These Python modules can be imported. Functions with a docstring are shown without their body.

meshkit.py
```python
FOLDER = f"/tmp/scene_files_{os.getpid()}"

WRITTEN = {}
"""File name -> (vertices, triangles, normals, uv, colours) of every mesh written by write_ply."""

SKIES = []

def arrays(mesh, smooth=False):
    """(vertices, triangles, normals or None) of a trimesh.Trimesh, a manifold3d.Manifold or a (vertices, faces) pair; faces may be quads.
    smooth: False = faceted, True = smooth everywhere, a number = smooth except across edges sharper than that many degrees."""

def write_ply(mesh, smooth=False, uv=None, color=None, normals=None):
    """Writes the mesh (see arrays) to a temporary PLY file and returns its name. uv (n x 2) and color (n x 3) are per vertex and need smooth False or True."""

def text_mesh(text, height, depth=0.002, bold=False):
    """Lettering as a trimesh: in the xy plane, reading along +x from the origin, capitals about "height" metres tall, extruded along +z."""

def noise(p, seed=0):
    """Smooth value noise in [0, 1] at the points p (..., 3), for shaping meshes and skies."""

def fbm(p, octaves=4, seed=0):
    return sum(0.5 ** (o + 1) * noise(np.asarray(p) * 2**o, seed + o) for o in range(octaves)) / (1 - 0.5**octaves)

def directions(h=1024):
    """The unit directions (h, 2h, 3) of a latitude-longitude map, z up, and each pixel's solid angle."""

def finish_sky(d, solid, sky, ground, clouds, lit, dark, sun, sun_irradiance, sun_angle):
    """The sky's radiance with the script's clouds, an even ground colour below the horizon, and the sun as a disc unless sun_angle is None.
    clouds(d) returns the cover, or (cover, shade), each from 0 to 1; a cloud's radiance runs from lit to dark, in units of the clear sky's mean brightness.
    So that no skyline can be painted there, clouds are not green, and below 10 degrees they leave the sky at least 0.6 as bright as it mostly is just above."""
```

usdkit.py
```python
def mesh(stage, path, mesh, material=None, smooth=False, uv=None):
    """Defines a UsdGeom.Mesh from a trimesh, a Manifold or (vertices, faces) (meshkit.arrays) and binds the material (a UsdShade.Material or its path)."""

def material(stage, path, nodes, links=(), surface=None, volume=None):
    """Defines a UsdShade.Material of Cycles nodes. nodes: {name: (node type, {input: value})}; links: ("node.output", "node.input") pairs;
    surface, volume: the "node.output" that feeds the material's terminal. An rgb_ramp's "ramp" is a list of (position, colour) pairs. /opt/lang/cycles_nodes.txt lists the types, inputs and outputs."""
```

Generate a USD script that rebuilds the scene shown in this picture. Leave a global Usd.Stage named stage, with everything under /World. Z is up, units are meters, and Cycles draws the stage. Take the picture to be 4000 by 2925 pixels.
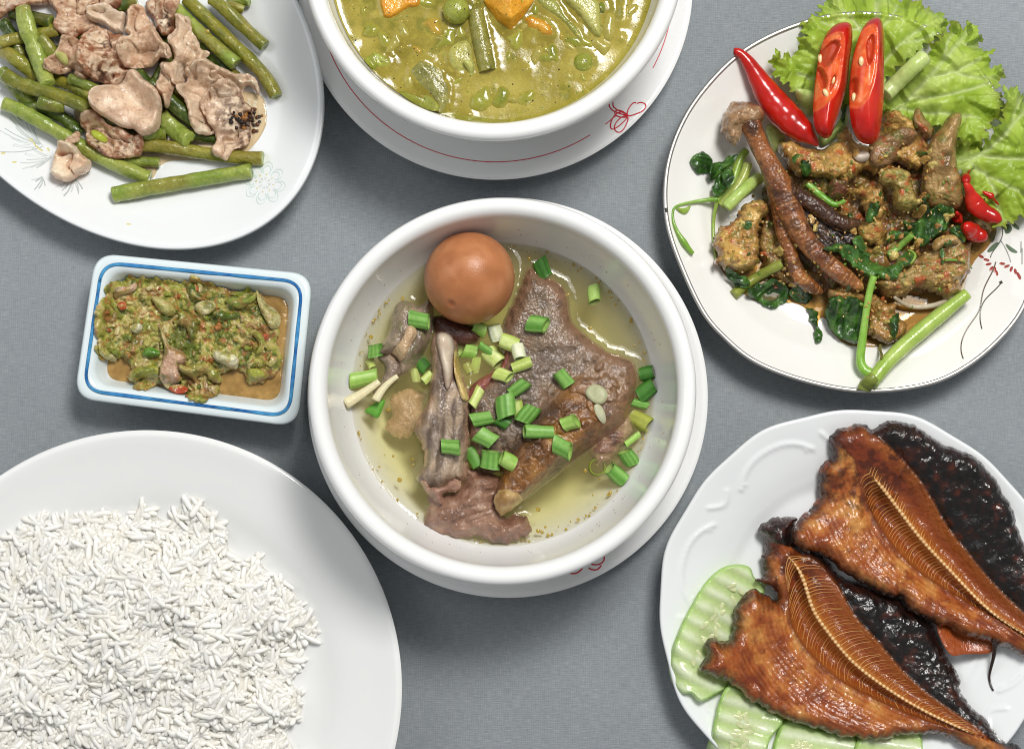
import math, random
import numpy as np, shapely, trimesh, usdkit
from pxr import Usd, UsdGeom, UsdLux, UsdShade, Gf, Sdf, Vt
from scipy.spatial import Delaunay, cKDTree
from scipy.ndimage import gaussian_filter, maximum_filter, map_coordinates
from scipy.interpolate import CubicSpline
from meshkit import fbm, noise

stage = Usd.Stage.CreateInMemory()
UsdGeom.SetStageUpAxis(stage, UsdGeom.Tokens.z)
UsdGeom.SetStageMetersPerUnit(stage, 1.0)
UsdGeom.Xform.Define(stage, '/World')
UsdGeom.Scope.Define(stage, '/World/Looks')

# ------------------------------------------------------------------ camera, lamps
DIST, TILT, WIDE, LENSW = 0.86, math.radians(3.6), 0.46, 36.0
EXPOSURE = 0.12
FOC = LENSW * DIST / WIDE
cam = UsdGeom.Camera.Define(stage, '/World/camera')
cam.CreateHorizontalApertureAttr(LENSW)
cam.CreateVerticalApertureAttr(LENSW * 748 / 1024)
cam.CreateFocalLengthAttr(FOC)
cam.CreateClippingRangeAttr(Gf.Vec2f(0.01, 50))
CAM = np.array([0, -DIST * math.sin(TILT), DIST * math.cos(TILT)])
cam.AddTranslateOp().Set(Gf.Vec3d(*CAM))
cam.AddRotateXOp().Set(math.degrees(TILT))
cam.GetExposureAttr().Set(EXPOSURE)
FWD = np.array([0, math.sin(TILT), -math.cos(TILT)]); UPV = np.array([0, math.cos(TILT), math.sin(TILT)])
FPX = 4000 * FOC / LENSW

def P(s, z=0.0):
    """photograph positions (4000 wide) to places on the level z"""
    s = np.atleast_2d(np.asarray(s, float))
    d = FWD * FPX + np.outer(s[:, 0] - 2000, [1, 0, 0]) + np.outer(1462.5 - s[:, 1], UPV)
    z = np.broadcast_to(np.asarray(z, float), (len(s),))
    return (CAM[:2] + d[:, :2] * ((z - CAM[2]) / d[:, 2])[:, None])

def lin(h):
    h = h.lstrip('#'); c = np.array([int(h[i:i + 2], 16) for i in (0, 2, 4)]) / 255.0
    return np.where(c <= 0.04045, c / 12.92, ((c + 0.055) / 1.055) ** 2.4)

def rect_light(name, pos, target, w, h, power, color=(1, 1, 1)):
    l = UsdLux.RectLight.Define(stage, '/World/' + name)
    l.CreateWidthAttr(w); l.CreateHeightAttr(h); l.CreateIntensityAttr(power); l.CreateColorAttr(Gf.Vec3f(*color))
    m = Gf.Matrix4d().SetLookAt(Gf.Vec3d(*pos), Gf.Vec3d(*target), Gf.Vec3d(0.01, 0.02, 1)).GetInverse()
    l.AddTransformOp().Set(m)
    return l
rect_light('softbox_lamp', (0.30, 0.62, 1.25), (0.0, 0.0, 0), 0.38, 0.32, 35.5, (1.0, 0.975, 0.94))
rect_light('overhead_lamp', (0.27, 0.38, 1.06), (0.06, 0.10, 0), 0.34, 0.26, 10.0, (1.0, 0.985, 0.96))
rect_light('window_lamp', (-1.3, 0.5, 1.3), (0, 0, 0), 1.0, 0.9, 1.5, (0.95, 0.98, 1.0))
usdkit.material(stage, '/World/Looks/room_grey', {'b': ('background_shader', {'color': (0.97, 0.985, 1.0), 'strength': 0.29})}, surface='b.background')
dome = UsdLux.DomeLight.Define(stage, '/World/sky')
UsdShade.MaterialBindingAPI.Apply(dome.GetPrim()).Bind(UsdShade.Material.Get(stage, '/World/Looks/room_grey'))
dome.GetPrim().SetCustomDataByKey('kind', 'structure')

# ------------------------------------------------------------------ scene helpers
LOC = {}
def free(path):
    if not stage.GetPrimAtPath(path): return path
    k = 1
    while stage.GetPrimAtPath(f'{path}_{k:03d}'): k += 1
    return f'{path}_{k:03d}'

def tag(prim, label=None, cat=None, group=None, kind=None):
    for k, v in (('label', label), ('category', cat), ('group', group), ('kind', kind)):
        if v: prim.SetCustomDataByKey(k, v)

def thing(name, loc, label, cat, group=None):
    p = free('/World/' + name)
    x = UsdGeom.Xform.Define(stage, p); x.AddTranslateOp().Set(Gf.Vec3d(*map(float, loc)))
    LOC[p] = np.array(loc, float); tag(x.GetPrim(), label, cat, group)
    return p

def obj(name, mesh, mat, parent=None, col=None, smooth=True, label=None, cat=None, group=None, kind=None):
    """one mesh; under a thing (its vertices given in the world) or at top level with its origin at its base"""
    v, f = (mesh.vertices, mesh.faces) if hasattr(mesh, 'vertices') else mesh
    v = np.asarray(v, float); f = np.asarray(f)
    if f.shape[1] == 4: f = np.vstack([f[:, [0, 1, 2]], f[:, [0, 2, 3]]])
    p = free((parent or '/World') + '/' + name)
    if parent:
        top = '/'.join(parent.split('/')[:3]); loc = LOC[top]
    else:
        loc = np.array([*(v[:, :2].min(0) + v[:, :2].max(0)) / 2, v[:, 2].min()])
    m = usdkit.mesh(stage, p, (v - loc, f), '/World/Looks/' + mat, smooth=smooth)
    if not parent:
        m.AddTranslateOp().Set(Gf.Vec3d(*map(float, loc))); LOC[p] = loc
    if col is not None:
        col = np.broadcast_to(np.asarray(col, float), (len(v), 3))
        UsdGeom.PrimvarsAPI(m).CreatePrimvar('Col', Sdf.ValueTypeNames.Color3fArray, 'vertex').Set(Vt.Vec3fArray.FromNumpy(np.clip(col, 0, 1).astype(np.float32)))
    tag(m.GetPrim(), label, cat, group, kind)
    return p

# materials --------------------------------------------------------
def look(name, color=None, rough=0.4, spec=0.5, sss=0.0, sssr=(1, .5, .3), sscale=0.002, bumps=(), coat=0.0, coatr=0.08, metal=0.0, var=0.0, vscale=600, roughvar=0.0, ior=1.40, trans=0.0, stretch=None):
    """principled surface; color None reads the mesh's Col; bumps: (scale, distance) noise pairs; var: fine colour grain"""
    n = {'p': ('principled_bsdf', {'roughness': rough, 'specular_ior_level': spec, 'metallic': metal, 'coat_weight': coat, 'coat_roughness': coatr, 'coat_ior': 1.36, 'subsurface_weight': sss, 'subsurface_radius': sssr, 'subsurface_scale': sscale, 'transmission_weight': trans}), 'g': ('geometry', {})}
    if ior: n['p'][1]['ior'] = ior
    L = []; src = None
    if color is None:
        n['a'] = ('attribute', {'attribute': 'Col'}); src = 'a.color'
    else:
        n['p'][1]['base_color'] = tuple(color)
    pos = 'g.position'
    if stretch:
        n['mp'] = ('mapping', {'scale': stretch[0], 'rotation': stretch[1]}); L.append(('g.position', 'mp.vector')); pos = 'mp.vector'
    if var:
        n['vn'] = ('noise_texture', {'scale': vscale, 'detail': 3.0}); L.append((pos, 'vn.vector'))
        n['vr'] = ('map_range', {'from_min': 0.25, 'from_max': 0.75, 'to_min': 1 - var, 'to_max': 1 + var}); L.append(('vn.fac', 'vr.value'))
        n['vm'] = ('vector_math', {'math_type': 'scale'})
        if src: L.append((src, 'vm.vector1'))
        else: n['vm'][1]['vector1'] = tuple(color)
        L += [('vr.result', 'vm.scale')]; src = 'vm.vector'
    if src: L.append((src, 'p.base_color'))
    if roughvar:
        n['rn'] = ('noise_texture', {'scale': vscale * 0.4, 'detail': 2.0}); L.append((pos, 'rn.vector'))
        n['rr'] = ('map_range', {'from_min': 0.3, 'from_max': 0.7, 'to_min': max(rough - roughvar, .02), 'to_max': rough + roughvar}); L += [('rn.fac', 'rr.value'), ('rr.result', 'p.roughness')]
    prev = None
    for i, (sc, ds) in enumerate(bumps):
        n[f'bn{i}'] = ('noise_texture', {'scale': sc, 'detail': 2.5}); L.append((pos, f'bn{i}.vector'))
        n[f'bb{i}'] = ('bump', {'strength': 1.0, 'distance': ds}); L.append((f'bn{i}.fac', f'bb{i}.height'))
        if prev: L.append((prev, f'bb{i}.normal'))
        prev = f'bb{i}.normal'
    if prev: L += [(prev, 'p.normal')] + ([(prev, 'p.coat_normal')] if coat else [])
    usdkit.material(stage, '/World/Looks/' + name, n, L, surface='p.BSDF')

# mesh helpers -----------------------------------------------------
def pp(s, crop):
    """'x,y x,y' read in a crop (x0, y0, x1, width) of the photograph -> photograph positions"""
    a = np.array([[float(t) for t in q.split(',')] for q in s.split()]); k = (crop[2] - crop[0]) / crop[3]
    return a[:, :2] * k + np.array(crop[:2])

def closed(pts, step, smooth=True):
    pts = np.asarray(pts, float); q = np.vstack([pts, pts[:1]])
    t = np.r_[0, np.cumsum(np.sqrt(np.linalg.norm(np.diff(q, axis=0), axis=1)))]
    fine = np.linspace(0, t[-1], 40 * len(pts) + 1)
    c = CubicSpline(t, q, bc_type='periodic')(fine) if smooth else np.stack([np.interp(fine, t, q[:, k]) for k in (0, 1)], 1)
    s = np.r_[0, np.cumsum(np.linalg.norm(np.diff(c, axis=0), axis=1))]
    u = np.linspace(0, s[-1], max(8, int(s[-1] / step)) + 1)[:-1]
    return np.stack([np.interp(u, s, c[:, k]) for k in (0, 1)], 1)

def openline(pts, step=None, n=None):
    pts = np.asarray(pts, float)
    if len(pts) == 2: c = pts[0] + np.linspace(0, 1, 41)[:, None] * (pts[1] - pts[0])
    else:
        t = np.r_[0, np.cumsum(np.linalg.norm(np.diff(pts, axis=0), axis=1) ** .5)]
        c = CubicSpline(t, pts)(np.linspace(0, t[-1], 30 * len(pts)))
    s = np.r_[0, np.cumsum(np.linalg.norm(np.diff(c, axis=0), axis=1))]
    u = np.linspace(0, s[-1], n or max(3, int(s[-1] / step) + 1))
    return np.stack([np.interp(u, s, c[:, k]) for k in range(c.shape[1])], 1)

def fill(b, res, rng):
    """triangulates the closed polyline b: boundary first, then a jittered lattice inside"""
    poly = shapely.Polygon(b)
    if not poly.is_valid:
        poly = poly.buffer(0)
        if poly.geom_type != 'Polygon': poly = max(poly.geoms, key=lambda g: g.area)
        b = np.array(poly.exterior.coords)[:-1]
    x0, y0, x1, y1 = poly.bounds
    gx, gy = np.meshgrid(np.arange(x0, x1 + res, res), np.arange(y0, y1 + res, res * .866)); gx[1::2] += res / 2
    g = np.stack([gx.ravel(), gy.ravel()], 1) + rng.uniform(-.16, .16, (gx.size, 2)) * res
    g = g[shapely.contains_xy(poly, g[:, 0], g[:, 1])]
    d = cKDTree(b).query(g)[0] if len(g) else np.zeros(0)
    g, d = g[d > .55 * res], d[d > .55 * res]
    p = np.vstack([b, g]); t = Delaunay(p).simplices
    c = p[t].mean(1); t = t[shapely.contains_xy(poly, c[:, 0], c[:, 1])]
    e1, e2 = p[t[:, 1]] - p[t[:, 0]], p[t[:, 2]] - p[t[:, 0]]
    cr = e1[:, 0] * e2[:, 1] - e1[:, 1] * e2[:, 0]
    t[cr < 0] = t[cr < 0][:, ::-1]; t = t[np.abs(cr) > 1e-14]
    return p, t, len(b), np.r_[np.zeros(len(b)), d]

def two_sided(p, t, nb, top, bot):
    n = len(p); v = np.vstack([np.c_[p, top], np.c_[p, bot]])
    i = np.arange(nb); j = (i + 1) % nb
    side = np.vstack([np.stack([i, i + n, j], 1), np.stack([j, i + n, j + n], 1)])
    return v, np.vstack([t, t[:, ::-1] + n, side])

def rampc(t, stops):
    t = np.asarray(t); x = [s[0] for s in stops]; c = np.array([lin(s[1]) if isinstance(s[1], str) else s[1] for s in stops])
    return np.stack([np.interp(t, x, c[:, k]) for k in range(3)], -1)

def f3(p, freq, seed, oct=3):
    return fbm(np.asarray(p) * freq + 50.0, oct, seed)
def mixc(a, b, m):
    return np.asarray(a) + (np.asarray(b) - np.asarray(a)) * np.clip(m, 0, 1)[:, None]
def sstep(a, b, x):
    t = np.clip((x - a) / (b - a), 0, 1); return t * t * (3 - 2 * t)

# the pile: what has been laid so far, as a height map ----------------
HX0, HY0, HS = -0.30, -0.24, 0.0007
HM = np.zeros((int(.48 / HS), int(.60 / HS)))
HGX, HGY = np.meshgrid(HX0 + HS * np.arange(HM.shape[1]), HY0 + HS * np.arange(HM.shape[0]))
def hs(xy, A=None):
    xy = np.atleast_2d(xy); return map_coordinates(HM if A is None else A, [(xy[:, 1] - HY0) / HS, (xy[:, 0] - HX0) / HS], order=1, mode='nearest')
def window(b, pad):
    i0, i1 = np.clip([int((b[:, 1].min() - pad - HY0) / HS), int((b[:, 1].max() + pad - HY0) / HS) + 2], 0, HM.shape[0])
    j0, j1 = np.clip([int((b[:, 0].min() - pad - HX0) / HS), int((b[:, 0].max() + pad - HX0) / HS) + 2], 0, HM.shape[1])
    return slice(i0, i1), slice(j0, j1)
def hraise(xy, z):
    """raises the pile to the points' heights (points dense in xy)"""
    w = window(xy, .002); gx, gy = HGX[w], HGY[w]
    if gx.size == 0: return
    d, i = cKDTree(xy).query(np.stack([gx.ravel(), gy.ravel()], 1), distance_upper_bound=.0009)
    ok = np.isfinite(d); a = HM[w].ravel().copy(); a[ok] = np.maximum(a[ok], np.asarray(z)[i[ok]]); HM[w] = a.reshape(gx.shape)
def support(b, stiff):
    """a smooth surface lying on the pile; stiff in metres"""
    w = window(b, 3 * stiff + .002); k = max(1, int(stiff / HS))
    A = gaussian_filter(maximum_filter(HM[w], k), k) if stiff > 0 else HM[w]
    return lambda xy: map_coordinates(A, [(xy[:, 1] - HY0) / HS - w[0].start, (xy[:, 0] - HX0) / HS - w[1].start], order=1, mode='nearest')

def slab(s, th, seed=0, res=.0008, edge=None, stiff=.004, rag=0.0, ragf=500, amp=0.0, freq=220, amp2=0.0, freq2=700, ridge=0.0, ridgef=200, ridged=(1, 0), smooth=True, sink=0.0, zg=.02, lift=0.0, extra=None, lump=0.0, lumpf=90, lay=True, inworld=False, wall=.35, zfix=None, over=False):
    """a piece of food from its outline s (photograph positions): rests on the pile, rounded edge, uneven top. Returns vertices, faces, (d, top count)"""
    rng = np.random.default_rng(seed); z = zg
    for _ in range(1 if inworld else 2):
        b = closed(s if inworld else P(s, z), res, smooth)
        if zfix is not None: z = zfix + th * .5
        else: z = float(np.median(support(b, stiff)(b))) + th * .6 + lift
    if rag:
        c = np.roll(b, -1, 0) - np.roll(b, 1, 0); nrm = np.stack([c[:, 1], -c[:, 0]], 1) / (np.linalg.norm(c, axis=1)[:, None] + 1e-12)
        q = np.c_[b, np.zeros(len(b))]
        b = b + nrm * ((f3(q, ragf, seed + 5) - .5) * 2 * rag + (f3(q, ragf * .3, seed + 6, 2) - .5) * 2 * rag)[:, None]
    p, t, nb, d = fill(b, res, rng)
    e = edge or min(th, d.max() * .9)
    u = np.clip(d / e, 0, 1); prof = np.clip(1 - (1 - u) ** 2, 0, 1) ** .72
    base = (np.full(len(p), zfix) if zfix is not None else support(b, stiff)(p)) - sink + lift
    if over: base = np.maximum(base, support(b, .001)(p) - .0003)
    q = np.c_[p, np.full(len(p), seed * .013)]
    h = th * (wall + (1 - wall) * prof)
    w = prof
    if lump: h = h + w * lump * (f3(q, lumpf, seed + 1, 2) - .5) * 2
    if amp: h = h + w * amp * (f3(q, freq, seed + 2, 3) - .5) * 2
    if amp2: h = h + w * amp2 * (f3(q, freq2, seed + 3, 2) - .5) * 2
    if ridge:
        a = np.array(ridged, float); a /= np.linalg.norm(a); r = np.stack([p @ a * .15, p @ np.array([-a[1], a[0]]), q[:, 2]], 1)
        r[:, 1] += (f3(q, 60, seed + 7, 2) - .5) * .006
        h = h - w * ridge * np.abs(f3(r, ridgef, seed + 4, 2) - .5) * 2
    if extra is not None: h = h + extra(p, d, w)
    top = base + np.maximum(h, th * .12); bot = base + th * wall * .9 * (1 - prof)
    v, f = two_sided(p, t, nb, top, bot)
    if lay: hraise(p, top)
    return v, f, np.r_[d, d]

def sweep(path, rad, ns=14, flat=1.0, caps=True, twist=0.0, hollow=0.0, shape=None):
    """a tube along path (n x 3) with radii rad; hollow: inner share of the radius"""
    path = np.asarray(path, float); n = len(path); rad = np.broadcast_to(np.asarray(rad, float), (n,))
    t = np.gradient(path, axis=0); t /= np.linalg.norm(t, axis=1)[:, None] + 1e-12
    up = np.array([0, 0, 1.0]); a = np.cross(up, t); L = np.linalg.norm(a, axis=1)
    a = np.where(L[:, None] > .05, a / (L[:, None] + 1e-12), [1.0, 0, 0]); bb = np.cross(t, a)
    ang = np.linspace(0, 2 * np.pi, ns, endpoint=False)
    k = np.ones(ns) if shape is None else np.asarray(shape)
    def ring(r):
        th = ang[None] + twist * np.linspace(0, 1, n)[:, None]
        return path[:, None] + (r[:, None] * np.cos(th) * k)[..., None] * a[:, None] + (r[:, None] * np.sin(th) * k * flat)[..., None] * bb[:, None]
    def quads(o, rev=False):
        i, j = np.meshgrid(np.arange(n - 1), np.arange(ns), indexing='ij'); j2 = (j + 1) % ns
        q = np.stack([o + i * ns + j, o + i * ns + j2, o + (i + 1) * ns + j2, o + (i + 1) * ns + j], -1).reshape(-1, 4)
        return q[:, ::-1] if rev else q
    V = [ring(rad).reshape(-1, 3)]; F = [quads(0)]
    if hollow:
        V.append(ring(rad * hollow).reshape(-1, 3)); F.append(quads(n * ns, True))
        j = np.arange(ns); j2 = (j + 1) % ns; o = n * ns
        F.append(np.stack([j, j + o, j2 + o, j2], 1)[:, ::-1]); e = (n - 1) * ns
        F.append(np.stack([e + j, e + o + j, e + o + j2, e + j2], 1))
        F = np.vstack(F); return np.vstack(V), np.vstack([F[:, [0, 1, 2]], F[:, [0, 2, 3]]])
    F = np.vstack(F); F = np.vstack([F[:, [0, 1, 2]], F[:, [0, 2, 3]]])
    if caps:
        V.append(path[[0, -1]]); j = np.arange(ns); j2 = (j + 1) % ns; o = n * ns; e = (n - 1) * ns
        F = np.vstack([F, np.stack([np.full(ns, o), j2, j], 1), np.stack([np.full(ns, o + 1), e + j, e + j2], 1)])
    return np.vstack(V), F

def lay_line(s, r, zg=.02, n=24, stiff=6, press=0.0, floor=None):
    """a stalk of radius r along the photograph line s, lying on the pile: 3-D path"""
    z = zg
    for _ in range(2):
        b = openline(P(s, z), n=n)
        tn = np.gradient(b, axis=0); tn /= np.linalg.norm(tn, axis=1)[:, None] + 1e-12; nr = np.stack([-tn[:, 1], tn[:, 0]], 1)
        h = np.max([hs(b + nr * k * r) for k in (-.7, 0, .7)], 0)
        zz = h + r - press
        k = np.exp(-.5 * (np.arange(-n, n + 1) / stiff) ** 2); k /= k.sum()
        zz = np.convolve(np.pad(zz, n, mode='edge'), k, 'valid')
        z = float(np.median(zz))
    return np.c_[b, zz]
def hraise_tube(path, rad):
    rad = np.broadcast_to(rad, (len(path),)); fine = openline(np.c_[path, rad], step=.0005)
    t = np.gradient(fine[:, :2], axis=0); t /= np.linalg.norm(t, axis=1)[:, None] + 1e-12; nr = np.stack([-t[:, 1], t[:, 0]], 1)
    for k in np.linspace(-.95, .95, 9): hraise(fine[:, :2] + nr * (k * fine[:, 3])[:, None], fine[:, 2] + fine[:, 3] * math.sqrt(1 - k * k))
def lines_ribbon(path, w, h=.00012):
    """a thin printed line: flat band along path"""
    return sweep(path, w, ns=6, flat=h / w)
def joined(parts):
    V, F, n = [], [], 0
    for v, f in parts:
        f = np.asarray(f)
        if f.shape[1] == 4: f = np.vstack([f[:, [0, 1, 2]], f[:, [0, 2, 3]]])
        V.append(v); F.append(f + n); n += len(v)
    return np.vstack(V), np.vstack(F)
# ------------------------------------------------------------------ tablecloth
def cloth_look():
    n = {'g': ('geometry', {}),
         'm1': ('mapping', {'scale': (1, 14, 1)}), 'n1': ('noise_texture', {'scale': 230, 'detail': 4.0, 'roughness': .65}),
         'm2': ('mapping', {'scale': (16, 1, 1)}), 'n2': ('noise_texture', {'scale': 200, 'detail': 3.0}),
         'n3': ('noise_texture', {'scale': 9, 'detail': 3.0}),
         'a': ('math', {'math_type': 'multiply_add', 'value2': .7}), 'b': ('math', {'math_type': 'multiply', 'value2': .3}),
         'r': ('rgb_ramp', {'ramp': [(.32, lin('#757c80')), (.5, lin('#888e92')), (.68, lin('#9da2a5'))]}),
         'tr': ('map_range', {'from_min': .3, 'from_max': .7, 'to_min': .90, 'to_max': 1.08}), 'tv': ('vector_math', {'math_type': 'scale'}),
         'w1': ('wave_texture', {'bands_direction': 'x', 'scale': 330, 'distortion': 1.2, 'detail': 2.0}), 'w2': ('wave_texture', {'bands_direction': 'y', 'scale': 330, 'distortion': 1.2, 'detail': 2.0}),
         'ws': ('math', {'math_type': 'add'}), 'bu': ('bump', {'distance': .00005, 'strength': .8}), 'bu2': ('bump', {'distance': .0001, 'strength': .7}),
         'p': ('principled_bsdf', {'roughness': .75, 'specular_ior_level': .3, 'sheen_weight': .08})}
    usdkit.material(stage, '/World/Looks/cloth', n, [('g.position', 'm1.vector'), ('g.position', 'm2.vector'), ('m1.vector', 'n1.vector'), ('m2.vector', 'n2.vector'), ('g.position', 'n3.vector'),
        ('n2.fac', 'b.value1'), ('n1.fac', 'a.value1'), ('b.value', 'a.value3'), ('a.value', 'r.fac'), ('n3.fac', 'tr.value'), ('r.color', 'tv.vector1'), ('tr.result', 'tv.scale'), ('tv.vector', 'p.base_color'), ('g.position', 'w1.vector'), ('g.position', 'w2.vector'),
        ('w1.fac', 'ws.value1'), ('w2.fac', 'ws.value2'), ('ws.value', 'bu.height'), ('a.value', 'bu2.height'), ('bu.normal', 'bu2.normal'), ('bu2.normal', 'p.normal')], surface='p.BSDF')
cloth_look()
gx, gy = np.meshgrid(np.linspace(-.6, .6, 121), np.linspace(-.5, .5, 101))
cz = -.0004 * (f3(np.stack([gx.ravel(), gy.ravel(), 0 * gx.ravel()], 1), 9, 3, 2))
q = np.arange(120 * 100); i, j = q // 120, q % 120; k = i * 121 + j
obj('tablecloth', (np.c_[gx.ravel(), gy.ravel(), cz], np.stack([k, k + 1, k + 122, k + 121], 1)), 'cloth', kind='structure', label='grey blue woven tablecloth under all the dishes')

# ------------------------------------------------------------------ dishes
look('porcelain', lin('#e9eae9') , rough=.12, spec=.5, ior=1.5, coat=.35, coatr=.05, bumps=((60, .00012),))
look('porcelain_blue', lin('#e6e9ea'), rough=.12, spec=.5, ior=1.5, coat=.35, coatr=.05, bumps=((60, .00012),))
look('porcelain_celadon', lin('#dbe6e8'), rough=.12, spec=.5, ior=1.5, coat=.35, coatr=.05, bumps=((60, .00012),))
look('porcelain_cream', lin('#e6e5e0'), rough=.10, spec=.5, ior=1.5, coat=.35, coatr=.05, bumps=((50, .00015),))
look('silver_band', lin('#cfccc6'), rough=.38, metal=1.0, bumps=((300, .0001),))
look('red_print', lin('#c8303a'), rough=.3)
look('blue_print', rough=.15, coat=.3, var=.25, vscale=300)
look('print', rough=.2, coat=.3)

def polar(outline, cen, n):
    """R(theta) of a closed outline about cen"""
    o = closed(outline, .0005) - cen; a = np.arctan2(o[:, 1], o[:, 0]); r = np.hypot(o[:, 0], o[:, 1]); i = np.argsort(a); a, r = a[i], r[i]
    th = np.linspace(-np.pi, np.pi, n, endpoint=False)
    return th, np.interp(th, a, r, period=2 * np.pi)
def dish(cen, th, R, prof, extra=None, relief=None):
    """a closed shell: prof (share of R, z, how much of the outline's shape) from the top's centre over the rim to the underside's centre"""
    n = len(th); V = [[cen[0], cen[1], prof[0][1]]]
    Rm = R.mean()
    for s, z, k in prof[1:-1]:
        r = s * (Rm + (R - Rm) * k) if s else 0 * R
        V += np.c_[cen[0] + r * np.cos(th), cen[1] + r * np.sin(th), np.full(n, z)].tolist()
    V.append([cen[0], cen[1], prof[-1][1]]); V = np.array(V); m = len(prof) - 2
    j = np.arange(n); j2 = (j + 1) % n; F = [np.stack([0 * j, 1 + j, 1 + j2], 1)]
    for a in range(m - 1):
        o = 1 + a * n; F += [np.stack([o + j, o + n + j, o + n + j2], 1), np.stack([o + j, o + n + j2, o + j2], 1)]
    o = 1 + (m - 1) * n; F.append(np.stack([o + j, np.full(n, len(V) - 1), o + j2], 1))
    if relief is not None: V[:, 2] += relief(V)
    return V, np.vstack(F)
def profile(pts, step=.02):
    """smooths a list of (s, z) into a fine profile; the outline's own shape grows in towards the rim"""
    a = np.array(pts, float); t = np.r_[0, np.cumsum(np.hypot(np.diff(a[:, 0]), np.diff(a[:, 1]) * 12))]
    from scipy.interpolate import PchipInterpolator
    u = np.linspace(0, t[-1], int(t[-1] / step)); c = PchipInterpolator(t, a)(u); c[0], c[-1] = a[0], a[-1]
    return [(max(s, 1e-4), z, float(np.clip(s, 0, 1) ** 2)) for s, z in c]
def hdish(V, n, m):
    """lays a dish's upper side on the pile map"""
    up = V[:1 + n * m]; lo, hi = up[:, :2].min(0), up[:, :2].max(0)
    w = window(np.array([lo, hi]), 0); gx, gy = HGX[w], HGY[w]
    from scipy.interpolate import LinearNDInterpolator
    z = LinearNDInterpolator(up[:, :2] + 1e-9 * np.arange(len(up))[:, None], up[:, 2])(gx, gy)
    HM[w] = np.where(np.isfinite(z), np.maximum(z, HM[w]), HM[w])
def circle(c, r, n=180):
    a = np.linspace(-np.pi, np.pi, n, endpoint=False); return a, np.full(n, r)
def scale_at(z): return WIDE / 4000 * (CAM[2] - z) / CAM[2]
def rimrefine(pts, s_in, s_out): return pts
TH = 240

# rice plate
PR = P([(560, 2690)], .022)[0]; RR = 1004 * scale_at(.022)
prof_rice = profile([(0, .006), (.5, .006), (.62, .0065), (.68, .0085), (.75, .0125), (.9, .0185), (.975, .0216), (.993, .0222), (1.0, .0213), (.99, .0196), (.9, .0155), (.7, .0065), (.58, .0022), (.56, .0004), (.53, .0004), (.52, .003), (0, .003)], .03)
th, R = circle(PR, RR, TH); V, F = dish(PR, th, R, prof_rice)
RICE_PLATE = thing('dinner_plate', (*PR, 0), 'large plain white round plate holding the boiled rice', 'plate'); obj('plate_body', (V, F), 'porcelain', RICE_PLATE)
hdish(V, TH, int(np.argmax([p[0] for p in prof_rice])))

# bean plate: oval
def fit_ellipse(s, z):
    q = P(s, z); x, y = q[:, 0], q[:, 1]
    from scipy.optimize import least_squares
    def res(p): 
        c, s_ = math.cos(p[4]), math.sin(p[4]); u = ((x - p[0]) * c + (y - p[1]) * s_) / p[2]; v = (-(x - p[0]) * s_ + (y - p[1]) * c) / p[3]
        return np.hypot(u, v) - 1
    return least_squares(res, [-.18, .15, .12, .09, -.5], bounds=([-.35, .05, .08, .06, -1.6], [-.1, .3, .19, .14, 1.6])).x
EB = fit_ellipse([(0, 691), (178, 831), (380, 915), (593, 970), (800, 970), (1000, 897), (1157, 771), (1240, 600), (1266, 440), (1250, 250), (1163, 0)], .022)
PB = EB[:2]; th = np.linspace(-np.pi, np.pi, TH, endpoint=False)
R = 1 / np.sqrt((np.cos(th - EB[4]) / EB[2]) ** 2 + (np.sin(th - EB[4]) / EB[3]) ** 2)
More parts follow.
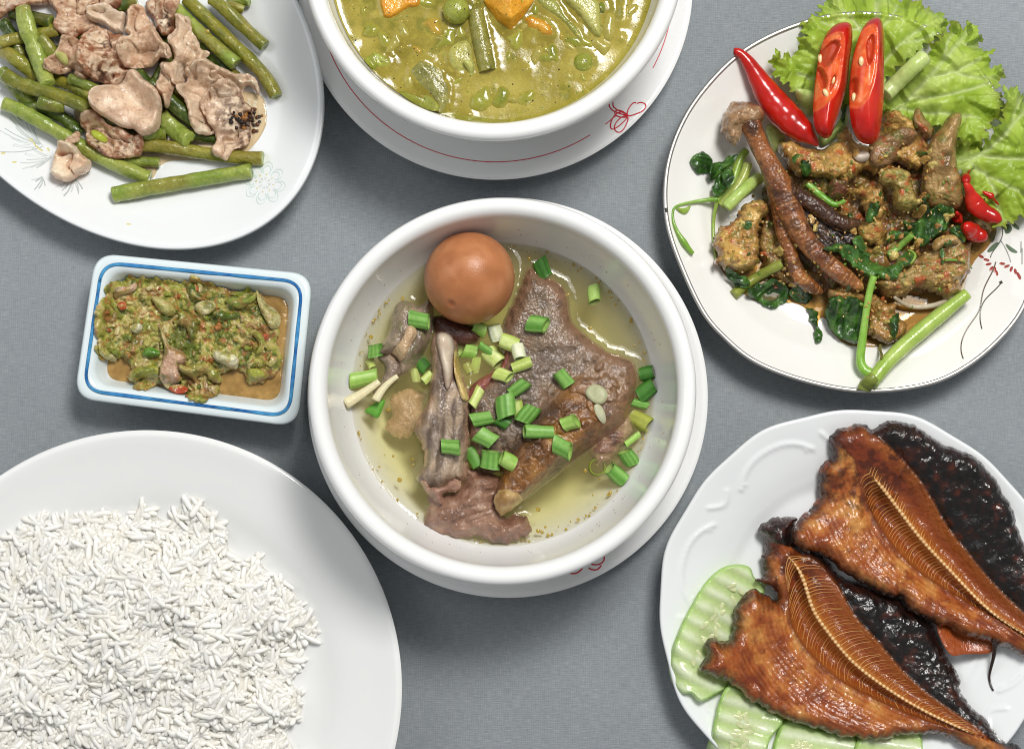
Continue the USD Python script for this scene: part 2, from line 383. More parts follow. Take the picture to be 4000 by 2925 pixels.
prof_oval = [(s, z, 1.0) for s, z, k in profile([(0, .005), (.55, .005), (.68, .0062), (.80, .0105), (.93, .0182), (.985, .0216), (.997, .022), (1.0, .0211), (.99, .019), (.85, .0105), (.7, .004), (.66, .0004), (.62, .0004), (.61, .003), (0, .003)], .03)]
V, F = dish(PB, th, R, prof_oval)
BEAN_PLATE = thing('oval_plate', (*PB, 0), 'white oval plate with faint grey green flower print, holding green beans and pork', 'plate'); obj('plate_body', (V, F), 'porcelain_blue', BEAN_PLATE)
hdish(V, TH, int(np.argmax([p[0] for p in prof_oval])))

# silver rimmed plate
o = [(2592, 750), (2610, 610), (2680, 440), (2790, 295), (2923, 180), (3137, 83), (3330, 48), (3520, 66), (3690, 145), (3835, 280), (3945, 450), (4015, 640), (4046, 850), (4040, 1050), (4000, 1210), (3867, 1369), (3760, 1448), (3644, 1500), (3420, 1532), (3197, 1506), (2942, 1414), (2830, 1325), (2751, 1235), (2660, 1050), (2605, 890)]
OD = P(o, .02); PD = OD.mean(0)
th, R = polar(OD, PD, TH)
prof_duck = profile([(0, .005), (.5, .005), (.64, .0058), (.74, .0095), (.8, .0125), (.83, .0130), (.93, .0168), (.985, .0195), (.997, .020), (1.0, .0191), (.99, .0175), (.8, .0085), (.64, .0025), (.6, .0004), (.57, .0004), (.56, .003), (0, .003)], .03)
V, F = dish(PD, th, R, prof_duck)
DUCK_PLATE = thing('silver_rimmed_plate', (*PD, 0), 'cream plate with a silver rim and red flower print, holding spicy duck', 'plate'); obj('plate_body', (V, F), 'porcelain_cream', DUCK_PLATE)
hdish(V, TH, int(np.argmax([p[0] for p in prof_duck])))
ring = np.c_[PD[0] + .991 * R * np.cos(th), PD[1] + .991 * R * np.sin(th), np.full(TH, .0196)]
hraise(np.vstack([ring[:, :2] * k_ + PD * (1 - k_) for k_ in (.992, .996, 1, 1.004)]), np.full(TH * 4, .0209))
obj('rim_band', sweep(np.vstack([ring, ring[:2]]), .00105, ns=10, flat=.8, caps=False), 'silver_band', DUCK_PLATE, label='worn silver band round the rim')

# scalloped fish plate
PF = P([(3352, 2375)], .02)[0]; nF = 720; th = np.linspace(-np.pi, np.pi, nF, endpoint=False)
ph = th - math.radians(119)
R = (772 * scale_at(.02)) * (1 + .0065 * np.cos(8 * ph) + .0045 * np.cos(16 * ph + .4))
prof_fish = profile([(0, .005), (.5, .005), (.6, .0056), (.68, .0088), (.75, .0118), (.9, .0172), (.97, .0196), (.992, .0202), (1.0, .0195), (.99, .0178), (.8, .0085), (.62, .0025), (.58, .0004), (.55, .0004), (.54, .003), (0, .003)], .012)
def scroll_relief(V):
    d = V[:, :2] - PF; r = np.hypot(d[:, 0], d[:, 1]) / R.mean(); a = np.degrees(np.arctan2(d[:, 1], d[:, 0])); out = np.zeros(len(V))
    top = (V[:, 2] > .0098) & (r > .70); pts = []
    for k in range(8):
        a0 = 119.5 + 45 * k
        # long scroll: curls in at both ends
        for t in np.linspace(0, 1, 40): pts.append((a0 - 13 + 26 * t, .905 - .06 * abs(2 * t - 1) ** 2.5 - .0, 1.0))
        for t in np.linspace(0, 1, 12):
            pts.append((a0 + 13 + 1.6 * math.sin(3.5 * t), .845 - .02 * t - .01 * math.sin(5 * t), 1.1 - .2 * t)); pts.append((a0 - 13 - 1.6 * math.sin(3.5 * t), .845 - .02 * t - .01 * math.sin(5 * t), 1.1 - .2 * t))
        for t in np.linspace(0, 1, 22): pts.append((a0 + 18.5 + 8 * t, .885 - .05 * math.sin(math.pi * t * .9 + .2) + .015 * t, .9))
    pts = np.array(pts); Rm = R.mean(); px = np.stack([pts[:, 1] * Rm * np.cos(np.radians(pts[:, 0])), pts[:, 1] * Rm * np.sin(np.radians(pts[:, 0]))], 1)
    i = np.nonzero(top)[0]; dd, jj = cKDTree(px).query(d[i]); out[i] = .00085 * pts[jj, 2] * np.exp(-(dd / .0011) ** 2)
    return out
V, F = dish(PF, th, R, prof_fish, relief=scroll_relief)
FISH_PLATE = thing('scalloped_plate', (*PF, 0), 'white plate with wavy edge and raised scrolls, holding dried fish', 'plate'); obj('plate_body', (V, F), 'porcelain_blue', FISH_PLATE)
hdish(V[::1], nF, int(np.argmax([p[0] for p in prof_fish])))

# two saucers and two bowls
def saucer(src, label, lines):
    c = P([src], .016)[0]; r = 786 * scale_at(.016)
    pr = profile([(0, .005), (.5, .005), (.6, .0062), (.8, .0105), (.95, .0150), (.985, .0160), (.997, .0160), (1, .0153), (.985, .014), (.75, .0068), (.55, .0025), (.52, .0004), (.48, .0004), (.47, .003), (0, .003)], .03)
    th, R = circle(c, r, TH); V, F = dish(c, th, R, pr)
    t = thing('saucer', (*c, 0), label, 'saucer'); obj('saucer_body', (V, F), 'porcelain', t); hdish(V, TH, int(np.argmax([p[0] for p in pr])))
    top = np.array([(p[0], p[1]) for p in pr[:int(np.argmax([p[0] for p in pr])) + 1]])
    zs = lambda xy: np.interp(np.hypot(*(xy - c).T) / r, top[:, 0], top[:, 1]) + .00006
    for a0, a1 in lines:
        a = np.radians(np.linspace(a0, a1, 90)); p = c + .899 * r * np.stack([np.cos(a), np.sin(a)], 1)
        obj('red_line', lines_ribbon(np.c_[p, zs(p)], .00022), 'red_print', t)
    return t, c, r, zs
def motif(t, zs, crop, curves, w=.0003):
    for s in curves:
        p = openline(P(pp(s, crop), .014), step=.0006); obj('motif_line', lines_ribbon(np.c_[p, zs(p)], w), 'red_print', t)
S1 = saucer((1935, -62), 'white saucer with thin red line and bow under the curry bowl', [(-28, 25), (-52, -47.5), (-160, -58), (160, 198)])
S2 = saucer((1983, 1548), 'white saucer with red bow print under the duck soup bowl', [(-160, -62)])
c2 = (1150, 0, 2750, 2259)
motif(S1[0], S1[3], c2, ['1885,570 1850,590 1838,640 1880,635 1925,612 1936,585 1915,570 1890,575', '1838,640 1800,615 1765,590 1760,560', '1838,640 1790,625 1750,600 1738,570', '1838,640 1775,610 1768,625 1838,650', '1838,640 1780,625 1745,680 1750,715 1800,690 1838,645', '1838,645 1790,660 1765,715 1790,735 1830,690 1838,650'])
c6 = (1180, 1500, 2800, 2259)
motif(S2[0], S2[3], c6, ['1455,1025 1490,1030 1515,1015 1528,1000', '1575,978 1610,982 1640,965 1645,935 1635,915', '1560,1000 1600,1010 1630,985', '1575,978 1590,960 1600,930'], .00035)
def bowl(src, rad, zb, label):
    c = P([src], .0705)[0]; r = rad * scale_at(.0705)
    pr = profile([(0, zb + .006), (.35, zb + .006), (.5, zb + .0085), (.64, zb + .0165), (.75, zb + .0275), (.84, zb + .041), (.885, zb + .0535), (.895, zb + .0575), (.905, .0695), (.93, .0722), (.962, .0732), (.99, .0716), (1.0, .0685), (.993, .0655), (.965, .0635), (.945, .060), (.90, .045), (.8, .030), (.68, .017), (.55, zb + .005), (.53, zb), (.49, zb), (.48, zb + .003), (0, zb + .003)], .03)
    th, R = circle(c, r, TH); V, F = dish(c, th, R, pr)
    t = thing('soup_bowl', (*c, zb), label, 'bowl'); obj('bowl_body', (V, F), 'porcelain', t); hdish(V, TH, int(np.argmax([p[0] for p in pr])))
    return t, c, r, pr
B1 = bowl((1926, -192), 760, .0064, 'white bowl with a thick rounded rim holding green vegetable curry')
B2 = bowl((1962, 1524), 760, .0064, 'white bowl with a thick rounded rim holding duck broth and an egg')

# small rectangular dish
def rrect(corners, r, n=10):
    """rounded quadrilateral, the same number of points on every corner"""
    c = np.asarray(corners, float); out = []
    for k in range(4):
        p, a, b = c[k], c[k - 1] - c[k], c[(k + 1) % 4] - c[k]; a /= np.linalg.norm(a); b /= np.linalg.norm(b)
        s, e = p + a * r, p + b * r
        for t in np.linspace(0, 1, n): out.append((1 - t) ** 2 * s + 2 * t * (1 - t) * p + t * t * e)
        nxt = c[(k + 1) % 4] - b * r
        for t in np.linspace(0, 1, 16)[1:-1]: out.append(e + (nxt - e) * t)
    return np.array(out)
c8 = (250, 970, 1250, 2259)
QD = P(pp('268,35 2198,222 2062,1580 78,1325', c8), .024); PC = QD.mean(0)
def qring(off, r, z):
    """the dish's outline moved in by off metres"""
    c = QD - PC; u = []
    for k in range(4):
        a, b = c[k - 1] - c[k], c[(k + 1) % 4] - c[k]; a /= np.linalg.norm(a); b /= np.linalg.norm(b); s = abs(a[0] * b[1] - a[1] * b[0]); u.append(c[k] + (a + b) * off / s)
    q = rrect(np.array(u) + PC, max(r, .001)); return np.c_[q, np.full(len(q), z)]
dp = [(.030, .001, .007), (.018, .004, .007), (.0135, .0055, .008), (.0115, .0065, .0105), (.0095, .007, .016), (.0078, .0078, .0215), (.0066, .008, .0234), (.0050, .0085, .0241), (.0026, .009, .0243), (.0010, .0095, .0240), (.0002, .0098, .0230), (.0004, .0098, .0215), (.002, .009, .016), (.005, .008, .006), (.008, .007, .0010), (.0095, .007, 0), (.012, .006, 0), (.0125, .006, .002), (.03, .001, .002)]
rings = [qring(*a) for a in dp]; n = len(rings[0]); V = np.vstack(rings + [[[*PC, .007]], [[*PC, .002]]]); j = np.arange(n); j2 = (j + 1) % n; F = []
for a in range(len(rings) - 1): F.append(np.stack([a * n + j2, a * n + j, (a + 1) * n + j, (a + 1) * n + j2], 1))
F = np.vstack(F); F = np.vstack([F[:, [0, 1, 2]], F[:, [0, 2, 3]], np.stack([j, j2, np.full(n, len(V) - 2)], 1), np.stack([(len(rings) - 1) * n + j2, (len(rings) - 1) * n + j, np.full(n, len(V) - 1)], 1)])
F = F[:, ::-1] if np.cross(V[F[0, 1]] - V[F[0, 0]], V[F[0, 2]] - V[F[0, 0]]) @ (V[F[0]].mean(0) - np.array([*PC, .012])) < 0 else F
SAUCE_DISH = thing('sauce_dish', (*PC, 0), 'small pale blue rectangular dish with a blue painted line, holding chopped relish', 'dish'); obj('dish_body', (V, F[:, ::-1]), 'porcelain_celadon', SAUCE_DISH, smooth=True)
hdish(np.vstack([V[len(rings) * n][None], V[:n * 10]]), n, 10)
ln = qring(.0042, .0088, .02434); bl = np.vstack([ln, ln[:2]]); m = f3(bl, 120, 4, 2)
v, f = sweep(bl, .00078 + .0004 * (m - .5), ns=6, flat=.16, caps=False)
obj('blue_line', (v, f), 'blue_print', SAUCE_DISH, col=np.repeat(rampc(m, [(.3, '#2160a0'), (.55, '#4a93c0'), (.8, '#2c6cab')]), 6, 0))
# ------------------------------------------------------------------ oval plate: print, beans, pork
c1 = (0, 0, 1300, 2191); cC = (0, 300, 1100, 2259)
def print_line(s, crop, parent, color, w=.00022, zg=.012, name='print_line', closed_=False):
    q = pp(s, crop) if isinstance(s, str) else s
    for _ in range(2):
        b = P(q, zg); zg = float(np.median(hs(b)))
    b = openline(b if not closed_ else np.vstack([b, b[:1]]), step=.0012)
    obj(name, lines_ribbon(np.c_[b, hs(b) + .00004], w, .00008), 'print', parent, col=lin(color))
rng = np.random.default_rng(5)
def crop_q(L, crop): k = (crop[2] - crop[0]) / crop[3]; return np.array(L) * k + np.array(crop[:2])
for (ox, oy, a0, a1, n, l0, l1) in [(330, 545, 160, 245, 12, 210, 360), (400, 640, 130, 200, 9, 110, 240), (560, 790, 40, 125, 10, 110, 190), (330, 800, 150, 60, 5, 60, 130)]:
    for i in range(n):
        a = math.radians(a0 + (a1 - a0) * i / (n - 1)); l = rng.uniform(l0, l1); b = a + rng.uniform(.15, .5) * (1 if i % 2 else .6)
        L = [(ox, oy), (ox + .5 * l * math.cos(a), oy + .5 * l * math.sin(a)), (ox + .5 * l * math.cos(a) + .5 * l * math.cos(b), oy + .5 * l * math.sin(a) + .5 * l * math.sin(b))]
        L = [(max(x, 5), y) for x, y in L]
        print_line(crop_q(L, cC), None, BEAN_PLATE, rng.choice(['#c2c9c8', '#b6bfbd', '#ccd2d0']), w=rng.uniform(.00016, .00034), name='feather_print')
for k in range(8):
    a = 2 * math.pi * k / 8 + .2; cx, cy = 2125, 855
    def rp(r, da): return (cx + r * math.cos(a + da), cy + r * 1.02 * math.sin(a + da))
    for r0, r1, colr in ((88, 172, '#cddad4'), (80, 140, '#c8dad5')):
        print_line(crop_q([rp(r0, -.3), rp(r1 * .86, -.26), rp(r1, -.06), rp(r1, .06), rp(r1 * .86, .26), rp(r0, .3)], cC), None, BEAN_PLATE, colr, w=.00022, name='flower_print')
    print_line(crop_q([rp(26, 0), rp(48, -.2), rp(56, 0), rp(48, .2), rp(26, 0)], cC), None, BEAN_PLATE, '#ccd0cb', w=.00018, name='flower_print')
    print_line(crop_q([rp(66, -.05), rp(74, 0), rp(66, .05)], cC), None, BEAN_PLATE, '#d9cf8d', w=.0004, name='flower_print')
for s in ('230,500 262,520 280,560', '270,540 300,570 340,600', '0,250 15,260', '100,690 130,685', '10,620 40,612', '1015,1185 1050,1188', '380,570 390,600'):
    print_line(s, cC, BEAN_PLATE, '#dad28e', w=.0005, name='yellow_print')

look('bean', rough=0.3, spec=.5, bumps=((420, .0007), (1300, .00012)), coat=0.8, coatr=0.05, var=.18, vscale=700)
look('pork', rough=0.36, spec=.5, sss=0.2, sscale=.0012, bumps=((420, .0007), (1300, .0002)), coat=0.6, coatr=0.06, var=.10, vscale=900, roughvar=.12)
look('sauce_film', rough=.08, spec=.5, sss=0, coat=.4)
def thin_liquid(name, color, opac, ior=1.35, bump=.0002):
    """a film of coloured liquid: lets light through, mirrors at the surface"""
    usdkit.material(stage, '/World/Looks/' + name, {'g': ('geometry', {}), 'n': ('noise_texture', {'scale': 90, 'detail': 2.0}), 'b': ('bump', {'distance': bump}), 't': ('transparent_bsdf', {'color': tuple(color)}), 'd': ('principled_bsdf', {'base_color': tuple(np.asarray(color) * .8), 'roughness': .3, 'specular_ior_level': 0}), 'm': ('mix_closure', {'fac': opac}),
        'gl': ('glossy_bsdf', {'roughness': .04}), 'f': ('fresnel', {'IOR': ior}), 'mm': ('mix_closure', {})},
        [('g.position', 'n.vector'), ('n.fac', 'b.height'), ('b.normal', 'gl.normal'), ('b.normal', 'f.normal'), ('t.BSDF', 'm.closure1'), ('d.BSDF', 'm.closure2'), ('f.fac', 'mm.fac'), ('m.closure', 'mm.closure1'), ('gl.BSDF', 'mm.closure2')], surface='mm.closure')
thin_liquid('brown_juice', lin('#fbf3e4'), .05)
thin_liquid('duck_juice', lin('#e8d4a0'), .12)

def puddle(name, s, crop, mat, label, cat, th=.0009, seed=1):
    v, f, d = slab(pp(s, crop), th, seed=seed, res=.0011, edge=.003, stiff=0, rag=.0006, ragf=150, wall=.1, lay=False, zg=.008)
    obj(name, (v, f), mat, label=label, cat=cat)
puddle('meat_juice', '560,860 900,1110 1000,1170 1060,1080 1500,1060 1640,1000 1740,880 1760,740 1720,640 1500,600 900,500 500,700', c1, 'brown_juice', 'thin brown meat juice pooled under the pork and green beans', 'sauce')

GREENS = {'g': ['#7b8a34', '#626f28'], 'o': ['#86822c', '#6a6f22'], 'd': ['#46581a', '#344614'], 'l': ['#98a44c', '#7c9038'], 'y': ['#96903a', '#7c7f2a']}
beanno = [0]
def bean(s, kind, label, w=92, flat=1.0, group=None, crop=c1, press=0.0, lift=0.0, endc=1):
    beanno[0] += 1; sd = beanno[0]
    k = (crop[2] - crop[0]) / crop[3]; r = w * k * scale_at(.02) / 2
    path = lay_line(pp(s, crop), r * flat, n=40, stiff=9, press=press); path[:, 2] += lift
    n = len(path); u = np.linspace(0, 1, n)
    rad = r * (1 + .13 * (f3(np.c_[path[:, :2], u * 0], 210, sd, 2) - .5) * 2)
    # blunt cut ends: close the tube with a shallow dished cap
    pathx = np.vstack([path[:1], path[:1], path, path[-1:], path[-1:]]); t0 = path[0] - path[1]; t1 = path[-1] - path[-2]
    t0 /= np.linalg.norm(t0); t1 /= np.linalg.norm(t1)
    pathx[0] = path[0] + t0 * r * .02; pathx[1] = path[0] + t0 * r * .16; pathx[-2] = path[-1] + t1 * r * .16; pathx[-1] = path[-1] + t1 * r * .02
    radx = np.r_[rad[0] * .55, rad[0] * .86, rad, rad[-1] * .86, rad[-1] * .55]
    ang = np.linspace(0, 2 * np.pi, 18, endpoint=False); shp = 1 - .10 * np.exp(-((ang - 1.9) / .18) ** 2) - .05 * np.cos(3 * ang)
    v, f = sweep(pathx, radx, ns=18, flat=flat, shape=shp, twist=.5)
    m = f3(v, 160, sd, 3); m2 = f3(v, 60, sd + 40, 2)
    a, b = GREENS[kind]; col = mixc(lin(a), lin(b), sstep(.35, .65, m)); col = mixc(col, lin('#857430'), .6 * sstep(.5, .7, m2)); col = mixc(col, lin('#a9ad62'), .35 * sstep(.6, .75, f3(v * 1.0, 420, sd + 5, 2)))
    endv = np.zeros(len(v), bool); endv[:36] = True; endv[len(pathx) * 18 - 36:] = True
    col[endv] = mixc(col[endv], lin('#94a84a'), np.full(endv.sum(), .6))
    obj('green_bean', (v, f), 'bean', col=col, label=label, cat='green bean', group=group)
    hraise_tube(path, rad * flat)
for s, l in [('300,330 700,400', 'under the brownest pork slice'), ('1060,180 1110,300 1080,430', 'behind the fibrous centre strip'), ('1330,300 1450,420 1560,520', 'along the bright bean with the seed'), ('900,200 1100,330', 'beneath the shiny glazed slice'), ('700,560 640,700', 'under the left edge of the big pale slice'), ('1180,330 1010,560', 'crossing beneath the frayed pork'), ('1100,520 1250,720 1220,800', 'below the folded pink pork'), ('520,560 1000,860', 'running the length of the big pale slice'), ('900,470 1100,720', 'just right of the big pale slice'), ('1000,560 1300,820', 'between the big pale slice and the peppered pork'), ('560,420 900,300', 'beneath the brown and glazed slices'), ('1150,300 1320,430 1520,540', 'under the frayed edge of the pork'), ('250,130 420,210 620,260', 'behind the upright split bean'), ('700,60 900,20', 'at the top edge between pork pieces'), ('620,720 860,900', 'under the browned curled piece'), ('60,70 340,150', 'in the top left corner')]:
    bean(s, 'd', 'dark buried green bean ' + l, group='green beans buried under the pork')
for s, k, l, w in [
    ('20,150 110,300 150,420', 'd', 'dark green bean piece at the left edge of the pile', 90),
    ('10,470 120,600 240,700', 'g', 'dull green bean slipping below the pointed bean at the left', 95),
    ('120,760 300,720 520,880', 'd', 'dark bean shaded beneath the long pale bean', 95),
    ('265,670 340,690 410,690', 'g', 'short stub of bean end between the two long beans at left', 95),
    ('340,500 600,640', 'o', 'olive bean running beneath the big pale pork slice', 85),
    ('455,510 660,600', 'g', 'thin bean split open beneath the brown pork', 70),
    ('10,330 120,400 240,510', 'y', 'yellow green wrinkled bean below the upright split bean', 95),
    ('820,1062 1045,1068', 'g', 'short bean stub lying just above the front bean', 70),
    ('960,890 1085,880', 'g', 'short bean end beside the big pale pork slice', 95),
    ('1280,900 1430,920', 'd', 'dark thin bean end beneath the peppered pork', 60),
    ('5,285 130,250 385,205', 'y', 'yellow green bean lying crosswise behind the upright split bean', 85),
    ('270,260 330,330 350,420', 'g', 'short bean half hidden beside the upright split bean', 90),
    ('1500,12 1640,15', 'g', 'bean end at the top edge of the photo', 70),
    ('1420,20 1610,80', 'o', 'limp leaf like bean end near the top edge', 60),
    ('1400,0 1500,80 1620,190 1740,300', 'o', 'rightmost straight bean with a round open cut end', 92),
    ('1080,-20 1250,150 1400,290 1555,430', 'l', 'bright green bean with a tiny seed stuck on it', 100),
    ('1220,-20 1400,150 1550,300 1700,450 1815,630', 'o', 'long olive bean reaching furthest right', 94),
    ('900,955 1100,970 1350,1010 1730,1050', 'y', 'olive bean across the front with an open hollow end', 92),
    ('1065,760 1130,830 1245,925', 'l', 'flat split bean beside the big pale pork slice', 120),
    ('30,490 150,555 350,620 590,725', 'o', 'bean with a pointed tip lying across the left side', 98),
    ('40,690 250,790 480,930 650,1030 980,1170', 'l', 'longest pale green bean running down to the front', 98),
    ('150,50 200,250 320,560', 'l', 'upright split bean showing its long seam', 118)]:
    bean(s, k, l, w, flat=.75 if 'split' in l else 1.0)
bean('750,1282 1000,1232 1300,1180 1650,1130', 'l', 'single bean lying alone at the front of the plate', 106)

def pork_col(v, d, sd, brown=.3, char=(), pale=.0):
    m = f3(v, 140, sd, 3); m2 = f3(v, 420, sd + 9, 3); m3 = f3(v, 900, sd + 3, 2)
    c = rampc(m, [(.25, '#c49e80'), (.45, '#dcbc9e'), (.6, '#e8cfb2'), (.8, '#efdfc4')])
    c = mixc(c, lin('#e6cdb4'), np.full(len(v), pale))
    c = mixc(c, lin('#925c3c'), brown * sstep(.45, .62, m2) * .9)
    c = mixc(c, lin('#8a4c26'), min(1, brown * 1.5) * np.exp(-d / .0020) * sstep(.38, .6, m))
    c = mixc(c, lin('#4a2413'), sstep(.70, .78, m3) * .8 * min(1, brown * 2))
    for (x, y, r) in char:
        q = P(crop_q([(x, y)], c1), .03)[0]; g = np.exp(-(np.hypot(v[:, 0] - q[0], v[:, 1] - q[1]) / (r * .5933 * 1.12e-4)) ** 2)
        c = mixc(c, lin('#3a1e10'), 1.2 * g * sstep(.38, .6, m2))
    return c
pk = [0]
def pork(s, label, th=.0052, brown=.3, char=(), pale=0.0, ridge=.0015, rd=(1, 0), lump=.0016, rag=.0006, parts=None, lift=0.0):
    pk[0] += 1; sd = 30 + pk[0] * 7
    v, f, d = slab(pp(s, c1), th, seed=sd, res=.00062, edge=.0026, stiff=.0026, rag=rag, amp=.0011, freq=300, ridge=ridge * 1.5, ridgef=330, ridged=rd, lump=lump, lumpf=110, lift=lift, extra=lambda p, d, w: .0030 * np.exp(-((d - .0014) / .0012) ** 2) * sstep(.46, .62, f3(np.c_[p, 0 * d], 90, sd + 77, 2)) - .0030 * np.exp(-((f3(np.c_[p, 0 * d], 120, sd + 78, 2) - .5) / .025) ** 2) * w * (rag > .0004))
    return obj('pork_piece', (v, f), 'pork', col=pork_col(v, d, sd, brown, char, pale), label=label, cat='pork')
pork('-20,-20 -10,140 60,95 120,82 150,60 240,45 330,20 345,-20', 'pale browned pork piece in the top left corner', brown=.6)
pork('330,-20 350,60 380,120 370,170 390,220 440,260 520,250 590,190 620,170 600,110 580,80 640,50 770,60 790,-20', 'ragged browned pork piece at the top edge', brown=.7)
pork('385,280 360,340 300,395 295,450 330,478 400,475 440,455 470,440 480,490 560,530 600,500 620,400 560,300 480,240 410,240', 'pork piece at the left with a green garlic bit on it', brown=.55)
pork('580,70 640,40 720,45 780,80 820,90 815,140 800,210 740,200 660,160 600,140', 'smooth whitish pork lump near the top', brown=.1, pale=.7)
pork('950,-20 955,60 1000,110 1010,160 1060,230 1090,240 1150,190 1150,90 1172,-20', 'browned pork piece with a dark char spot at the top', brown=.8, char=[(1060, 70, 60)])
pork('1060,430 1130,420 1140,560 1130,640 1120,690 1090,710 1070,660 1030,580 1040,520', 'narrow fibrous pork strip hanging down in the centre', brown=.4, rd=(.2, 1))
pork('1150,95 1200,90 1240,110 1260,190 1300,270 1320,320 1380,350 1350,380 1345,430 1290,470 1220,450 1200,540 1150,560 1130,520 1080,480 1060,420 1130,410 1140,330 1110,250 1150,180', 'wrinkled pink pork piece with a frayed right edge', brown=.25, ridge=.003, rd=(.3, 1), pale=.2)
pork('590,190 640,170 700,190 740,210 800,220 830,250 840,300 830,350 830,420 840,440 880,440 850,460 800,490 770,540 700,550 640,555 600,530 560,480 530,430 525,350 530,270', 'brownest pork slice with charred specks', brown=1.0, char=[(650, 255, 40), (620, 500, 60), (620, 430, 40)], th=.007)
pork('830,60 870,15 920,20 960,90 1010,160 1060,240 1100,290 1140,340 1130,410 1080,400 1020,425 960,440 880,440 810,430 780,330 810,250 850,230 810,190 830,100', 'shiny glazed pork slice at the top of the pile', brown=.35, ridge=.001)
pork('520,810 540,760 620,740 680,790 750,830 800,840 850,880 930,890 950,940 920,1010 840,1030 740,1035 650,1000 590,960 560,920 545,850', 'browned curled pork piece with a cut chive on it', brown=.9, char=[(605, 950, 30), (745, 960, 25)])
pork('590,640 620,590 690,550 780,510 830,450 870,445 930,500 1000,560 1060,630 1070,700 1050,760 1040,820 980,880 930,890 880,850 800,830 740,800 660,760 600,700', 'largest smooth pale pork slice in the middle', brown=.28, pale=.45, ridge=.0008, rag=.0003, th=.0085, lump=.001)
pork('1180,580 1230,530 1220,470 1340,405 1400,420 1470,460 1560,490 1610,480 1690,530 1700,620 1670,600 1650,560 1600,565 1590,640 1560,700 1530,800 1450,850 1370,880 1290,880 1250,800 1230,700 1200,640', 'folded fibrous pink pork piece at the right', brown=.25, ridge=.0035, rd=(1, -.4), pale=.2)
pep = pork('1330,640 1400,570 1520,540 1585,600 1600,650 1660,700 1660,770 1640,800 1640,880 1590,960 1540,980 1500,1060 1450,1050 1390,1000 1410,930 1400,860 1350,770', 'pork piece crusted with crushed black pepper', brown=.4, char=[(1560, 710, 150), (1600, 880, 60)], pale=.25)
pork('395,925 440,930 500,960 540,1020 585,1060 560,1110 500,1150 440,1190 370,1175 330,1120 330,1060 350,990', 'small round pork nub at the front left over the feather print', brown=.12, th=.011, lump=.002)
pork('440,935 460,890 500,860 520,900 490,950', 'thin translucent shred of pork on the long bean', th=.002, brown=.5)
# crushed pepper: grains set on the crust
look('pepper', rough=.3, spec=.5, coat=.3)
rng = np.random.default_rng(8); ico = trimesh.creation.icosphere(subdivisions=2)
PEPS = []
for k in range(60):
    a, r = rng.uniform(0, 6.28), abs(rng.normal(0, .55)); x, y = 1560 + 100 * r * math.cos(a) + 25 * r, 710 + 75 * r * math.sin(a) + 20 * r
    q = P(crop_q([(x, y)], c1), .035)[0]; z = float(hs(q)[0]); rr = rng.uniform(.0006, .0012)
    PEPS.append((q, z, rr)); 
loc = np.array([*P(crop_q([(1560, 715)], c1), .035)[0], float(np.median([p[1] for p in PEPS]))])
T = thing('pepper_crust', loc, 'cluster of black and brown peppercorns on the crusted pork', 'pepper')
for q, z, rr in PEPS:
    c = lin(rng.choice(['#20120c', '#1b1410', '#5a3216', '#8a5a26', '#30180c']))
    obj('peppercorn', (ico.vertices * rr * (1 + .2 * (noise(ico.vertices * 2 + 9 * rr * 1e4, 2) - .5))[:, None] + [*q, z + rr * .3], ico.faces), 'pepper', T, col=c)
def bit(name, s, crop, th, mat, col, label, cat, **kw):
    v, f, d = slab(pp(s, crop) if isinstance(s, str) else s, th, res=kw.pop('res', .0006), **kw); return obj(name, (v, f), mat, col=col(v) if callable(col) else col, label=label, cat=cat)
look('veg', rough=.25, spec=.5, sss=.25, sscale=.0015, sssr=(1, 1, .5), bumps=((1100, .00012),), coat=.4, var=.12)
bit('garlic_piece', '370,360 410,345 445,390 430,425 390,400', c1, .003, 'veg', lin('#b9bd6e'), 'pale green garlic bit on the left pork', 'garlic', seed=3, stiff=.001)
bit('chive_piece', '595,860 620,855 700,905 690,935 600,885', c1, .0028, 'veg', lin('#a8b83e'), 'short yellow green chive on the browned curled pork', 'chive', seed=4, stiff=.001)
q = P(crop_q([(1330, 152)], c1), .03)[0]; z = float(hs(q)[0])
obj('seed', (ico.vertices * [.0010, .0010, .0007] + [*q, z + .0003], ico.faces), 'veg', col=lin('#a48a3c'), label='tiny tan seed stuck on the bright green bean', cat='seed')
# ------------------------------------------------------------------ rice
c9 = (0, 1640, 1600, 2057)
usdkit.material(stage, '/World/Looks/rice', {'g': ('geometry', {}), 'n': ('noise_texture', {'scale': 160, 'detail': 2.0}), 'r': ('rgb_ramp', {'ramp': [(.3, (.985, .945, .83)), (.65, (.99, .975, .92))]}), 'p': ('principled_bsdf', {'roughness': .34, 'specular_ior_level': .45, 'subsurface_weight': .4, 'subsurface_scale': .0005, 'subsurface_radius': (1, .98, .92)})},
    [('g.position', 'n.vector'), ('n.fac', 'r.fac'), ('r.color', 'p.base_color')], surface='p.BSDF')
RO = P(pp('-60,640 0,640 40,590 130,520 180,485 250,500 400,470 480,480 560,475 600,485 680,435 720,435 760,480 830,510 900,415 980,400 1040,480 1100,560 1120,640 1190,740 1260,680 1300,740 1400,800 1450,870 1540,1000 1580,1090 1480,1150 1500,1200 1440,1300 1490,1400 1480,1520 1410,1590 1450,1652 1440,1850 1200,2050 900,2150 400,2150 0,2050 -250,1850 -330,1400 -250,900', c9), .02)
RO = closed(RO, .001)
rng = np.random.default_rng(21)
rp_, rt, rnb, rd_ = fill(RO, .002, rng)
def rice_h(xy, d):
    q = np.c_[xy, 0 * xy[:, 0]]
    cl = f3(q, 70, 61, 2)
    return hs(xy) + .0015 + .0125 * sstep(0, .030, d) + sstep(0, .012, d) * ((f3(q, 38, 60, 2) - .5) * .014 + (cl - .5) * .012)
